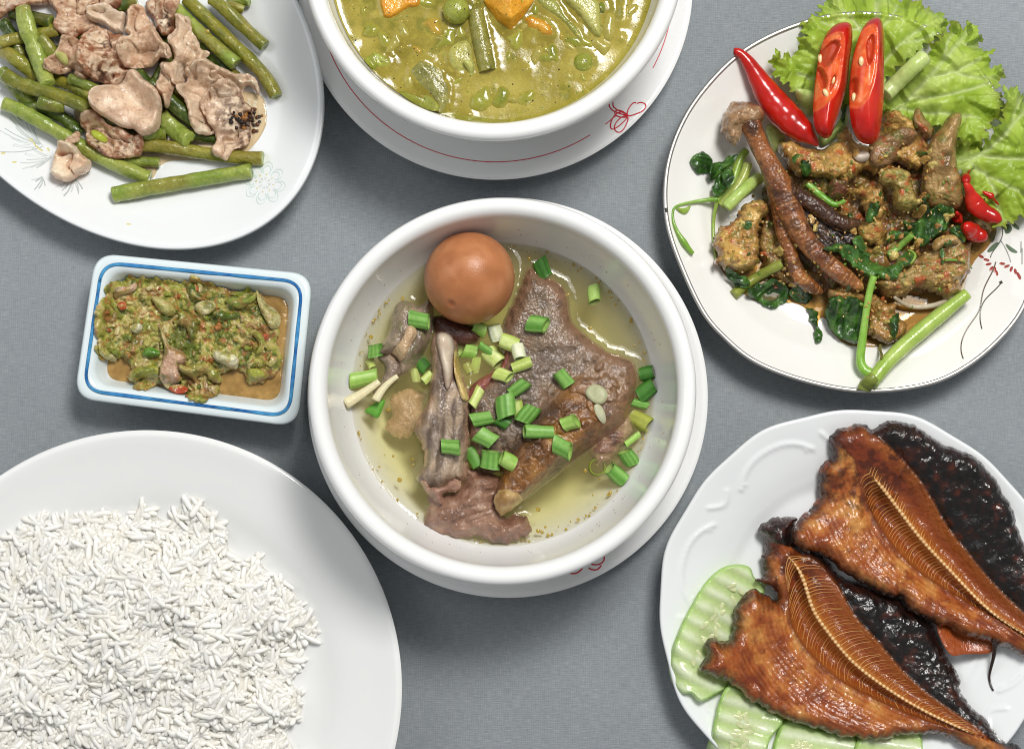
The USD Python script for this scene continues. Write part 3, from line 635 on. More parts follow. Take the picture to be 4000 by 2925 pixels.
top = rice_h(rp_, rd_) + .0001; bot = hs(rp_) + .0002
loc = np.array([*RO.mean(0), .006]); RICE = thing('boiled_rice', loc, 'mound of loose white boiled long grain rice on the large white plate', 'rice')
# grain: bent spindle
def grain(L, r, bend, sd):
    u = np.array([-1, -.93, -.75, -.4, 0, .4, .75, .93, 1]); pr = np.sqrt(np.clip(1 - np.abs(u) ** 4.0, 0, 1)) * (1 - .10 * u) + .08
    path = np.c_[u * L / 2, bend * L * (1 - u * u), 0 * u]; return sweep(path, r * pr, ns=8, flat=.85)
VAR = [grain(L, r, b, 1) for L, r, b in [(.0100, .00124, .03), (.0094, .00128, -.06), (.0108, .00118, .09), (.0088, .0013, 0), (.0062, .0013, .04), (.0098, .0012, -.11), (.0078, .00124, .05)]]
N = 4800; poly = shapely.Polygon(RO); x0, y0, x1, y1 = poly.bounds
pts = np.stack([rng.uniform(x0 - .001, x1 + .001, 30000), rng.uniform(y0, y1, 30000)], 1); pts = pts[(pts[:, 0] > -.245) & (pts[:, 1] > -.185)]
pts = pts[shapely.contains_xy(poly, pts[:, 0], pts[:, 1])][:N]; d = cKDTree(RO).query(pts)[0]
hh = rice_h(pts, d); lay = rng.uniform(-.0010, .0017, len(pts)); keep = rng.uniform(size=len(pts)) < np.clip(.4 + d / .006, 0, 1)
pts, hh, lay = pts[keep], hh[keep], lay[keep]
ori = f3(np.c_[pts, 0 * pts[:, 0]], 110, 77, 2) * 14 + rng.normal(0, .55, len(pts))
tilt = rng.normal(0, .25, len(pts)); roll = rng.uniform(0, 6.28, len(pts)); vi = rng.integers(0, len(VAR), len(pts)); sc = rng.uniform(.85, 1.1, len(pts))
G = []
for k in range(len(pts)):
    v, f = VAR[vi[k]]; v = v * sc[k]
    c, s = math.cos(roll[k]), math.sin(roll[k]); v = v @ np.array([[1, 0, 0], [0, c, s], [0, -s, c]])
    c, s = math.cos(tilt[k]), math.sin(tilt[k]); v = v @ np.array([[c, 0, s], [0, 1, 0], [-s, 0, c]])
    c, s = math.cos(ori[k]), math.sin(ori[k]); v = v @ np.array([[c, s, 0], [-s, c, 0], [0, 0, 1]])
    z = hh[k] + lay[k]; z = max(z, float(hs(pts[k])[0]) + .0011); G.append((v + [*pts[k], z], f))
inframe = (pts[:, 0] > -.225) & (pts[:, 1] > -.16)
big = set(np.argsort(-(lay + .0 * hh + np.where(inframe, 0, -1)))[:300].tolist())
for k in sorted(big): obj('rice_grain', G[k], 'rice', RICE)
rest = joined([two_sided(rp_, rt, rnb, top, bot)] + [G[k] for k in range(len(G)) if k not in big])
obj('rice_grains', rest, 'rice', RICE, kind='stuff')
# ------------------------------------------------------------------ duck soup in the middle bowl
c5 = (1180, 740, 2800, 2259); c6 = (1180, 1500, 2800, 2259)
def six(s):
    """points read in the lower crop, in the upper crop's numbers"""
    return ' '.join(f'{a.split(",")[0]},{float(a.split(",")[1]) + 1059.8:.0f}' for a in s.split())
look('duck_meat', rough=0.32, spec=.5, bumps=((420, .0009), (1300, .0003)), coat=0.8, coatr=0.06, var=.14, vscale=900, roughvar=.15)
look('duck_skin', rough=0.26, spec=.5, bumps=((300, .0009), (1000, .0005)), coat=1.0, coatr=0.035, var=.14, vscale=900, roughvar=0.05)
look('egg', rough=.38, spec=.5, sss=.1, sscale=.003, bumps=((1500, .00012), (200, .0001)), coat=.2, coatr=.22, var=.05, vscale=120)
look('bone', rough=.3, spec=.5, sss=.2, sscale=.001, bumps=((1200, .00015),), coat=.3, var=.08)
look('onion_green', rough=.42, spec=.45, bumps=((1500, .00012),), coat=.15, coatr=.2, var=.12)
ZB = .0410
def piece(name, s, th, mat, colf, label, cat, crop=c5, **kw):
    q = s if not isinstance(s, str) else pp(s, crop)
    sd = kw.setdefault('seed', sum(ord(ch) for ch in label) % 997); par = kw.pop('parent', None)
    v, f, d = slab(q, th, res=kw.pop('res', .0007), **kw)
    c = colf(v, d, sd) if callable(colf) else colf
    return obj(name, (v, f), mat, par, col=c, label=label, cat=None if par else cat)
def cols(stops, f=160, spots=None, edge=None, ew=.002, f2=420):
    def g(v, d, sd):
        c = rampc(f3(v, f, sd, 3) * .75 + .25 * f3(v, f * 4, sd + 1, 2), stops)
        if spots: c = mixc(c, lin(spots[0]), spots[1] * sstep(spots[2], spots[2] + .1, f3(v, f2, sd + 4, 3)))
        if edge: c = mixc(c, lin(edge), .85 * np.exp(-d / ew) * sstep(.3, .55, f3(v, 250, sd + 6, 2)))
        return c
    return g
MEAT = [(.25, '#553a2e'), (.45, '#83604c'), (.6, '#977560'), (.8, '#ac8e76')]
SKIN = [(.25, '#46382c'), (.42, '#685644'), (.55, '#806c58'), (.7, '#775840'), (.85, '#988064')]
GREY = [(.25, '#57483c'), (.45, '#827060'), (.6, '#9c8874'), (.8, '#b8a086')]
BROWN = [(.25, '#3a2210'), (.45, '#6b431c'), (.6, '#8a5c28'), (.8, '#a37a38')]
# flesh under the surface
piece('duck_piece', six('500,60 600,30 660,60 650,160 620,250 560,300 500,280 465,230 490,150'), .006, 'duck_meat', cols([(.3, '#9a7458'), (.6, '#c09a7c'), (.8, '#cfae90')]), 'pinkish duck scrap sunk in the broth left of the long neck strip', 'duck', zfix=.0320, lump=.0015, rag=.0014, amp=.0012)
piece('duck_piece', six('690,560 760,590 880,510 900,465 1000,475 1080,500 1090,560 1080,640 1100,720 1150,710 1230,730 1240,800 1160,850 1040,860 960,830 800,830 700,790 665,770 680,680'), .0115, 'duck_meat', cols(MEAT, edge='#6d4436'), 'coarse brown block of duck breast at the front of the bowl', 'duck', zfix=.0372, lump=.0028, lumpf=160, rag=.0012, amp=.0018, freq=300, ridge=.0026, ridgef=420, ridged=(1, .3))
piece('duck_piece', six('1560,330 1700,200 1790,160 1790,260 1740,340 1690,400 1600,440'), .0075, 'duck_meat', cols(MEAT), 'loose shredded flesh at the right edge of the big duck piece', 'duck', zfix=.0365, lump=.002, rag=.0015, ridge=.003, ridgef=500)
WAX = openline(P(pp('1640,1130 1500,1230 1380,1350 1230,1520 1080,1715', c5), .05), step=.001)
def wingd(p):
    d_, i_ = cKDTree(WAX).query(p); return d_, i_ / (len(WAX) - 1)
def wing_h(p, d, w):
    a_, u_ = wingd(p); wd = .0125 - .0058 * u_
    return .0062 * np.exp(-(a_ / wd) ** 4) * sstep(-.1, .25, u_) + .0012 * sstep(.52, .62, f3(np.c_[p, 0 * a_], 300, 77, 2)) * np.exp(-(a_ / .03) ** 2) * w
def slab_col(v, d, sd):
    c = cols(SKIN)(v, d, sd); a_, u_ = wingd(v[:, :2]); q_ = P(pp('1420,900 1300,600', c5), .05)
    c = mixc(c, lin('#86604a'), np.exp(-(d / .0050) ** 2) * .85); c = mixc(c, lin('#74665e'), .5 * sstep(.45, .6, f3(v, 70, 9, 2)) * sstep(.004, .010, d))
    c = mixc(c, cols(BROWN, f=110)(v, d, sd), np.exp(-(a_ / (.0145 - .004 * u_)) ** 4) * sstep(-.15, .15, u_)); c = mixc(c, lin('#2e1c12'), .7 * np.exp(-((a_ - .0125 + .005 * u_) / .0016) ** 2) * sstep(.2, .5, u_))
    return mixc(c, lin('#33261f'), .4 * sstep(.60, .70, f3(v, 300, 31, 2)))
A = piece('duck_piece', '1240,418 1200,470 1150,600 1090,720 1080,800 1100,900 1060,980 980,1050 905,1120 890,1200 900,1350 930,1480 1000,1550 1080,1540 1055,1610 1045,1700 1085,1760 1130,1750 1230,1680 1310,1615 1400,1550 1480,1490 1600,1400 1690,1340 1760,1270 1800,1180 1830,1050 1800,930 1700,890 1560,800 1470,710 1455,600 1400,500 1300,460', .0125, 'duck_skin', slab_col, 'largest slab of duck with grey pored skin and a glossy brown wing folded over it', 'duck', zfix=.0350, lump=.0014, lumpf=70, amp=.0003, edge=.0075, ridge=.0008, ridgef=260, ridged=(1, 1.2), seed=11, extra=wing_h, rag=.0004, res=.0006)
piece('bone_end', six('1060,590 1110,570 1190,610 1185,650 1130,690 1085,718 1050,660'), .005, 'bone', cols([(.3, '#94703f'), (.6, '#c8ad78'), (.8, '#d9c89a')]), 'cream bone end sticking out of the dark brown wing tip', 'bone', stiff=.002, rag=.0008, lump=.001)
piece('duck_piece', '720,690 900,730 960,760 960,830 870,860 800,850 730,800', .008, 'duck_meat', cols([(.3, '#2e1812'), (.7, '#5f382c')]), 'dark duck scrap tucked under the egg', 'duck', zfix=.038)
piece('duck_piece', '900,1100 1000,1010 1080,960 1110,860 1150,830 1140,940 1050,1060 960,1160 900,1180', .006, 'duck_meat', cols([(.3, '#6d3a30'), (.7, '#94574a')]), 'reddish strip of duck flesh left of the grey skin', 'duck', zfix=.0395, ridge=.001)
D = piece('duck_piece', '500,640 560,600 640,625 690,590 715,650 705,800 660,900 570,1000 530,1000 500,910 410,905 440,830 480,740', .0135, 'duck_skin', cols(GREY, spots=('#5f6330', .5, .5), f=130), 'grey duck joint with a fat strip at the upper left', 'duck', zfix=.0365, lump=.003, edge=.006, ridge=.002, ridgef=250, ridged=(.5, 1))
piece('fat_strip', '585,740 625,770 600,830 540,930 490,915 480,890 540,820', .003, 'duck_skin', cols([(.3, '#ad8f6c'), (.7, '#d1b48e')]), 'pale yellow fat strip across the grey duck joint', 'fat', stiff=.002, edge=.0025)
piece('duck_piece', '410,905 500,900 545,1000 480,1070 420,1110 385,1100 440,1000', .006, 'duck_meat', cols(GREY), 'small torn duck flesh below the grey joint', 'duck', zfix=.0400, rag=.0012)
for s, r, l in (('420,1045 330,1110 235,1168', 26, 'longer white bone splinter poking over the left broth edge'), ('520,1015 450,1075 400,1150', 20, 'shorter white bone splinter beside the grey duck joint')):
    p = openline(P(pp(s, c5), .046), n=16); p = np.c_[p, np.linspace(.0455, .0465, 16)]; rr = np.linspace(.7, 1.25, 16) * r * .717 * 1.09e-4
    obj('bone_splinter', sweep(p, rr, ns=9, flat=.7), 'bone', col=lin('#dcd0a8'), label=l, cat='bone')
piece('duck_piece', '720,775 800,780 840,840 855,960 885,1060 912,1160 910,1390 880,1570 800,1610 770,1655 740,1715 690,1660 640,1600 620,1570 660,1500 650,1380 610,1320 640,1240 690,1120 702,950', .0125, 'duck_skin', lambda v, d, sd: mixc(mixc(cols(GREY, f=120)(v, d, sd), lin('#b48c72'), .9 * np.exp(-(d / .0022) ** 2)), lin('#4f3f38'), .7 * sstep(.5, .62, f3(v * [3, .7, 1], 150, 8, 2))), 'long grey duck neck strip with a split bone in the middle', 'duck', zfix=.0395, lump=.0025, lumpf=110, rag=.0008, edge=.0055, ridge=.004, ridgef=260, ridged=(.12, 1), seed=23)
piece('neck_bone', '735,785 800,785 832,850 826,960 812,1060 790,1090 768,1000 745,900', .0035, 'bone', lambda v, d, sd: mixc(cols([(.3, '#b49c86'), (.7, '#d8cbb6')])(v, d, sd), lin('#7d6256'), np.exp(-d / .0008)), 'pale split bone set in the long duck neck strip', 'bone', stiff=.002, edge=.0025, ridge=.001, ridged=(.1, 1))
piece('fat_strip', '835,870 860,960 880,1060 905,1140 880,1150 850,1080 828,980', .003, 'duck_skin', cols([(.3, '#b08c48'), (.7, '#d1b878')]), 'thin yellow fat edge on the right of the neck bone', 'fat', stiff=.002)
piece('skin_flap', six('640,520 720,560 800,540 870,520 850,570 770,600 765,640 745,655 715,620 660,570'), .004, 'duck_skin', cols([(.3, '#8a6250'), (.7, '#c09a80')]), 'ragged pink skin flap at the bottom end of the neck strip', 'skin', stiff=.003, rag=.0012, lump=.001)
# egg
EC = P(pp('912,485', c5), .052)[0]; er = 247 * .717 * scale_at(.052)
em = trimesh.creation.icosphere(subdivisions=5); ev = em.vertices.copy(); ax = np.array([.15, .32, .94]); ax /= np.linalg.norm(ax)
al = ev @ ax; ev = ev + np.outer(al, ax) * .10
q = P(pp('812,628', c5), .064)[0]; dv = np.array([*(q - EC), 0]) / er; dv[2] = math.sqrt(max(0, 1 - dv[0] ** 2 - dv[1] ** 2)); dd = np.linalg.norm(em.vertices - dv, axis=1)
ev = ev * (1 - .035 * np.exp(-(dd / .085) ** 2) + .010 * np.exp(-((dd - .13) / .05) ** 2))[:, None]
ecol = mixc(rampc(f3(em.vertices, 2.2, 5, 3), [(.25, '#a2673f'), (.5, '#b07248'), (.75, '#bb8056')]), lin('#95582e'), .35 * sstep(.5, .75, f3(em.vertices, 5, 9, 3))); ecol = mixc(ecol, lin('#8c421c'), np.exp(-(dd / .09) ** 2) * .6)
EV = ev * er + [*EC, .0525]
obj('egg', (EV, em.faces), 'egg', col=ecol, label='whole brown braised egg resting at the top of the duck soup', cat='egg')
hraise(EV[EV[:, 2] > .05][:, :2], EV[EV[:, 2] > .05][:, 2])
# broth: a closed body of liquid with a meniscus on whatever pierces it
BC = B2[1]; pin = B2[3]; kk = int(np.argmax([p[0] for p in pin])); inner = [(s * B2[2], z) for s, z, k in pin if z < .0700][:60]
wz = np.array([(a, b) for a, b in inner if b < .069 and a < B2[2] * .9]); wz = wz[np.argsort(wz[:, 1])]
br = float(np.interp(ZB, wz[:, 1], wz[:, 0])) + .0006
a = np.linspace(0, 2 * np.pi, 400, endpoint=False); bo = np.stack([BC[0] + br * np.cos(a), BC[1] + br * np.sin(a)], 1)
p, t, nb, d = fill(bo, .0009, np.random.default_rng(3))
w = window(bo, .004); mask = HM[w] > ZB + .0006
from scipy.ndimage import distance_transform_edt
rr_ = np.hypot(HGX[w] - BC[0], HGY[w] - BC[1]); mask &= rr_ < br - .003
dist = distance_transform_edt(~mask) * HS
dm = map_coordinates(dist, [(p[:, 1] - HY0) / HS - w[0].start, (p[:, 0] - HX0) / HS - w[1].start], order=1, mode='nearest')
rp2 = np.hypot(*(p - BC).T)
zt = ZB + .0016 * np.exp(-dm / .0019) + .0009 * np.exp(-(br - rp2) / .0012) + .0002 * (f3(np.c_[p, 0 * p[:, 0]], 60, 3, 2) - .5)
wr = wz[np.argsort(wz[:, 0])]; zb_ = np.minimum(np.interp(rp2, wr[:, 0], wr[:, 1]) - .0006, zt - .0002); zb_[:nb] = zt[:nb] - .0003
v, f = two_sided(p, t, nb, zt, zb_)
def broth_look(name, color, dens, scat, absb):
    usdkit.material(stage, '/World/Looks/' + name, {'t': ('transparent_bsdf', {'color': (1, 1, 1)}), 'gl': ('glossy_bsdf', {'roughness': .03}), 'f': ('fresnel', {'IOR': 1.34}), 'cl': ('diffuse_bsdf', {'color': (.82, .70, .30)}), 'mc': ('mix_closure', {'fac': .12}), 'm': ('mix_closure', {}), 'sv': ('scatter_volume', {'color': tuple(color), 'density': scat, 'anisotropy': .3}), 'av': ('absorption_volume', {'color': absb, 'density': dens}), 'ad': ('add_closure', {})},
        [('f.fac', 'm.fac'), ('t.BSDF', 'mc.closure1'), ('cl.BSDF', 'mc.closure2'), ('mc.closure', 'm.closure1'), ('gl.BSDF', 'm.closure2'), ('sv.volume', 'ad.closure1'), ('av.volume', 'ad.closure2')], surface='m.closure', volume='ad.closure')
broth_look('broth', (.98, .92, .66), 28.0, 2.0, (.999, .945, .18))
obj('broth', (v, f), 'broth', label='clear yellow duck broth filling the middle bowl', cat='broth')
w = window(bo, 0); inb = np.hypot(HGX[w] - BC[0], HGY[w] - BC[1]) < br - .001; HM[w] = np.where(inb, np.maximum(HM[w], ZB - .0025), HM[w])

TON = {'g': ('#568a34', '#80ae56'), 'l': ('#85b04a', '#a4c468'), 'y': ('#adc05c', '#c8d486'), 'w': ('#c9d0a6', '#dfe2c6'), 'd': ('#2f5c1e', '#457a2c'), 'o': ('#8a9238', '#a0a548')}
on = [0]
def ring(x, y, L, w, ang, tone, label, crop=c5, sq=.82, z=None, hole=.86, pitch=0.0):
    on[0] += 1; rng = np.random.default_rng(100 + on[0]); L, w, ang = L * rng.uniform(.85, 1.08), w * rng.uniform(.85, 1.05), ang + rng.uniform(-8, 8); k = (crop[2] - crop[0]) / crop[3]
    c = P(crop_q([(x, y)], crop), .05)[0]; m = k * scale_at(.05); r = w * m / 2; l = L * m
    a = -math.radians(ang); dr = np.array([math.cos(a), math.sin(a)])
    zz = z if z is not None else float(np.median(hs(c + np.outer(np.linspace(-.4, .4, 5) * l, dr)))) + r * sq * .92
    c = P(crop_q([(x, y)], crop), zz)[0]
    u = np.linspace(-.5, .5, 9); sl = rng.choice([-1, 1]) * rng.uniform(.12, .38) + pitch
    path = np.c_[c + np.outer(u * l * .9, dr), zz + u * l * sl]; sq = sq * rng.uniform(.75, 1.05)
    sh = 1 + .06 * np.cos(2 * np.linspace(0, 2 * np.pi, 20, endpoint=False) + rng.uniform(0, 6)) + .03 * np.cos(5 * np.linspace(0, 2 * np.pi, 20, endpoint=False) + rng.uniform(0, 6))
    v, f = sweep(path, r * (1 + .05 * np.sin(u * 5 + rng.uniform(0, 6))), ns=20, flat=sq, hollow=hole, shape=sh)
    # slanted knife cuts
    along = (v[:, :2] - c) @ dr; side = (v[:, :2] - c) @ np.array([-dr[1], dr[0]])
    v[:, :2] += np.outer(side * rng.uniform(-.35, .35) + (v[:, 2] - zz) * rng.uniform(-.3, .3), dr)
    an = np.tile(np.arange(20), len(v) // 20); st = noise(np.c_[an * 1.7, along * 60, 0 * an], on[0]); A_, B_ = TON[tone]
    col = mixc(lin(A_), lin(B_), sstep(.25, .75, st)); inner_ = np.arange(len(v)) >= len(v) // 2; col[inner_] = mixc(col[inner_], lin('#a9c86a'), np.full(inner_.sum(), .55))
    hraise(v[:len(v) // 2, :2], v[:len(v) // 2, 2])
    obj('spring_onion', (v, f), 'onion_green', col=col, label=label, cat='spring onion', group='cut spring onion on the duck soup')
F6 = 1059.8
for x, y, L, w_, an, tn, l in [
    (960, 755, 80, 75, 20, 'l', 'pale ring half hidden under the egg'), (400, 878, 80, 80, 85, 'g', 'green piece floating left of the grey joint'), (378, 950, 60, 55, 70, 'y', 'small yellow piece just above the bone splinter'),
    (335, 1030, 150, 88, -8, 'l', 'long pale green tube with its open end facing right, over the bone splinter'), (638, 712, 120, 84, 18, 'g', 'green piece lying on the grey joint at the upper left'), (655, 950, 90, 90, 60, 'd', 'dark soaked piece between the grey joint and the neck bone'),
    (617, 1010, 80, 52, 80, 'y', 'narrow yellow piece left of the neck bone'), (682, 1025, 70, 52, -40, 'y', 'stubby yellow piece touching the neck bone'), (905, 880, 95, 82, 5, 'l', 'pale striped ring right of the neck bone top'),
    (905, 975, 60, 50, 60, 'o', 'small olive piece beside the narrow upright tube'), (945, 955, 105, 58, 100, 'y', 'narrow upright yellow green tube right of the neck bone'), (1045, 915, 130, 95, 40, 'y', 'curled pale piece below the white onion'),
    (1055, 780, 110, 100, 75, 'w', 'white bottom piece just below the egg'), (1000, 868, 85, 55, 35, 'g', 'flat bright green oval beside the white onion'), (1130, 835, 110, 90, 20, 'y', 'pale yellow curl at the centre of the bowl'),
    (1180, 885, 100, 70, 70, 'w', 'translucent white flake at the centre of the bowl'), (1197, 955, 110, 72, -22, 'y', 'yellow green tube right of the translucent white flake'), (1283, 735, 105, 92, 12, 'g', 'dark topped ring high on the grey skin, open to the right'),
    (1095, 1012, 85, 76, 15, 'y', 'yellow ring on the red strip, open to the right'), (1425, 1030, 95, 95, 55, 'g', 'thick green ring on the grey skin, open to the lower right'), (1183, 1078, 110, 82, -42, 'g', 'green piece above the biggest piece'),
    (950, 70 + F6, 105, 62, -62, 'y', 'yellow piece leaning above the neck strip edge'), (1090, 205 + F6, 80, 75, 30, 'd', 'dark piece peeping out below the biggest piece'), (1175, 130 + F6, 80, 60, 70, 'y', 'yellow piece behind the biggest piece'),
    (1108, 122 + F6, 130, 112, 86, 'g', 'biggest upright green piece in the middle'), (980, 190 + F6, 145, 72, -3, 'g', 'lying dark tube open at its left, left of the biggest piece'), (1230, 165 + F6, 130, 98, -48, 'g', 'slanting green piece right of the biggest piece'),
    (1288, 260 + F6, 175, 72, 3, 'g', 'longest lying green tube in the middle'), (1460, 210 + F6, 90, 84, -24, 'l', 'pale green ring on the brown wing tip, open towards the front'), (1418, 345 + F6, 115, 102, 32, 'g', 'blocky green piece on the brown wing tip'),
    (1000, 292 + F6, 115, 92, 28, 'g', 'ribbed green piece left of the longest tube'), (810, 343 + F6, 112, 86, 2, 'g', 'single green ring on the long neck strip'), (935, 400 + F6, 115, 78, 62, 'g', 'left piece of the three at the front'),
    (1122, 418 + F6, 85, 88, 28, 'l', 'right piece of the three at the front'), (1028, 412 + F6, 105, 112, 88, 'g', 'middle piece of the three at the front')]:
    ring(x, y, L, w_, an, tn, 'spring onion: ' + l)
for x, y, L, w_, an, tn, l, dz in [(1780, 400 + F6, 105, 92, 62, 'g', 'green piece floating at the right, touching the bowl', 0), (1712, 490 + F6, 115, 98, 42, 'g', 'lowest green piece floating at the right', 0), (1845, 200 + F6, 130, 95, 30, 'o', 'soaked olive piece at the right edge of the broth', -.0012),
    (1800, 300 + F6, 110, 38, -32, 'l', 'thin slanting pale piece at the right', 0), (1840, 108 + F6, 95, 50, 10, 'g', 'narrow green piece under the dark pair at the right', 0), (1875, 1095, 110, 95, -30, 'd', 'lower of the dark pair at the right edge', 0), (1880, 1000, 95, 90, -15, 'd', 'upper of the dark pair at the right edge', 0),
    (1590, 572, 105, 72, 86, 'l', 'lone pale tube floating at the upper right', -.0012), (1310, 432, 110, 90, 70, 'd', 'dark leaf piece at the tip of the big slab', .001)]:
    ring(x, y, L, w_, an, tn, 'spring onion: ' + l, z=ZB + dz + .0006)
v, f = sweep(np.c_[np.repeat(P(crop_q([(1605, 450)], c6), ZB), 4, 0) + [[0, 0], [.0001, 0], [.0002, 0], [.0003, 0]], np.linspace(ZB - .0012, ZB + .0010, 4)], 46 * .717 * 1.09e-4, ns=24, hollow=.84)
obj('spring_onion', (v, f), 'onion_green', col=lin('#7d8c2c'), label='spring onion: thin round ring standing upright in the broth at the lower right', cat='spring onion', group='cut spring onion on the duck soup')
piece('leaf_piece', six('340,150 400,100 450,85 440,130 410,185 370,165'), .0014, 'onion_green', lin('#5c9a34'), 'small green leaf triangle floating at the left', 'spring onion', zfix=ZB + .0004, lump=.0005)
piece('onion_skin', six('1545,40 1590,0 1660,40 1655,90 1620,110 1560,80'), .0012, 'onion_green', lin('#a9ab86'), 'greyish translucent onion flake on the brown skin at the right', 'onion', stiff=.002, lump=.0006)
piece('onion_skin', six('1590,120 1625,115 1655,200 1640,215'), .0010, 'onion_green', lin('#b5b596'), 'pale onion sliver right of the wing tip', 'onion', stiff=.002)
# tiny fat drops
rng = np.random.default_rng(12)
look('fat_drop', lin('#cbb052'), rough=.05, trans=.6, ior=1.4)
DR = []
for k in range(230):
    a, r = rng.uniform(0, 6.28), br * math.sqrt(rng.uniform(.2, .99)); 
    if k % 3: r = br - abs(rng.normal(0, .0015)) - .0012
    c = BC + r * np.array([math.cos(a), math.sin(a)])
    if hs(c)[0] > ZB: continue
    rr = rng.uniform(.0003, .0009) * (1.2 if k % 3 == 0 else .7); DR.append((trimesh.creation.icosphere(subdivisions=1).vertices * [rr, rr, rr * .3] + [*c, ZB + .0003], trimesh.creation.icosphere(subdivisions=1).faces))
obj('fat_drops', joined(DR), 'fat_drop', label='tiny golden fat drops floating on the duck broth', cat='fat', kind='stuff')
SPK = []
for k in range(330):
    a = rng.uniform(0, 6.28); r = br + abs(rng.normal(0, .0022)) + .0003; c = BC + r * np.array([math.cos(a), math.sin(a)]); z = float(np.interp(r, wr[:, 0], wr[:, 1])); rr = rng.uniform(.00012, .0004)
    SPK.append((i1v := trimesh.creation.icosphere(subdivisions=1).vertices * [rr, rr * rng.uniform(.5, 1), rr * .6] + [*c, z], trimesh.creation.icosphere(subdivisions=1).faces))
obj('broth_residue', joined(SPK), 'veg', col=lin('#9a7a48'), label='fine brown residue specks on the bowl wall above the broth', cat='residue', kind='stuff')
# ------------------------------------------------------------------ scalloped plate: cucumber and two dried fish
c7 = (2540, 1580, 4000, 1793)
look('cucumber', rough=.22, spec=.5, sss=.3, sscale=.002, sssr=(.9, 1, .5), bumps=((700, .0002),), coat=.5, coatr=.08, var=.06)
def cuke(s, label, ang, seed):
    q = pp(s, c7); a = math.radians(ang); dx = np.array([math.cos(a), math.sin(a)]); cen = P(q, .012).mean(0)
    def wave(p): return np.sin(((p - cen) @ dx) * 2 * math.pi / .0072 + .8 * (f3(np.c_[p, 0 * p[:, 0]], 80, seed, 2) - .5))
    v, f, d = slab(q, .0048, seed=seed, res=.0007, edge=.0012, stiff=.005, wall=.55, extra=lambda p, d, w: .00062 * wave(p) * w)
    c = mixc(lin('#bcd38c'), lin('#dbe8bd'), .5 + .5 * wave(v[:, :2])); c = mixc(c, lin('#b7c987'), sstep(.45, .6, f3(v, 150, seed, 2)) * sstep(.004, .012, d) * .8)
    c = mixc(c, lin('#6a9c34'), np.exp(-(d / .0010) ** 2)); c = mixc(c, lin('#a9cf74'), .6 * np.exp(-(d / .0026) ** 2))
    CT = thing('cucumber_slice', [*cen, v[:, 2].min()], label, 'cucumber', 'crinkle cut cucumber slices beside the fish'); rr_ = np.random.default_rng(seed); e0 = v[:len(p_)][d[:len(p_)] > .0085] if (p_ := v[:len(v) // 2]) is not None else None
    obj('slice_body', (v, f), 'cucumber', CT, col=c)
    for k in range(22):
        if len(e0) == 0: break
        e = e0[rr_.integers(len(e0))]; a_ = rr_.uniform(0, 6.28); u_ = trimesh.creation.icosphere(subdivisions=2).vertices * [.0026, .0011, .0003]; u_ = u_ @ np.array([[math.cos(a_), math.sin(a_), 0], [-math.sin(a_), math.cos(a_), 0], [0, 0, 1]]); obj('cucumber_seed', (u_ + e, trimesh.creation.icosphere(subdivisions=2).faces), 'cucumber', CT, col=lin('#dbe2a8'))
    return
    obj('cucumber_slice', (v, f), 'cucumber', col=c, label=label, cat='cucumber', group='crinkle cut cucumber slices beside the fish')
cuke('370,775 490,785 510,830 560,880 540,940 440,1060 380,1200 375,1340 300,1392 225,1415 190,1380 150,1386 100,1320 90,1200 120,1110 160,1020 200,950 250,870', 'largest crinkle cut cucumber slice, left of the lower fish', 62, 2)
cuke('590,1720 585,1640 640,1525 700,1520 860,1570 990,1590 1000,1640 990,1720', 'cucumber slice in the middle under the lower fish', 80, 3)
cuke('990,1720 1000,1610 1100,1570 1290,1570 1312,1640 1290,1720', 'rightmost cucumber slice near the lower fish tail', 80, 5)
cuke('375,1345 470,1390 560,1460 640,1510 610,1555 560,1630 530,1720 300,1720 285,1600 320,1440', 'cucumber slice at the bottom left touching the plate rim', 75, 4)

look('fish_meat', rough=0.32, spec=.5, bumps=((380, .0006), (1000, .0002)), coat=0.75, coatr=0.07, var=.16, vscale=700, roughvar=0.16)
look('fish_bone', rough=.28, spec=.5, bumps=((1500, .0001),), coat=.4, var=.1)
def seg_dist(p, line):
    """distance of points to a polyline, share along it, and the side"""
    best = np.full(len(p), 9.0); u = np.zeros(len(p)); side = np.zeros(len(p)); L = np.r_[0, np.cumsum(np.linalg.norm(np.diff(line, axis=0), axis=1))]
    for i in range(len(line) - 1):
        a, b = line[i], line[i + 1]; e = b - a; t = np.clip(((p - a) @ e) / (e @ e), 0, 1); r = p - (a + t[:, None] * e); dd = np.hypot(r[:, 0], r[:, 1]); m = dd < best
        best = np.where(m, dd, best); u = np.where(m, (L[i] + t * (L[i + 1] - L[i])) / L[-1], u); side = np.where(m, np.sign(e[0] * (p - a)[:, 1] - e[1] * (p - a)[:, 0]), side)
    return best, u, side
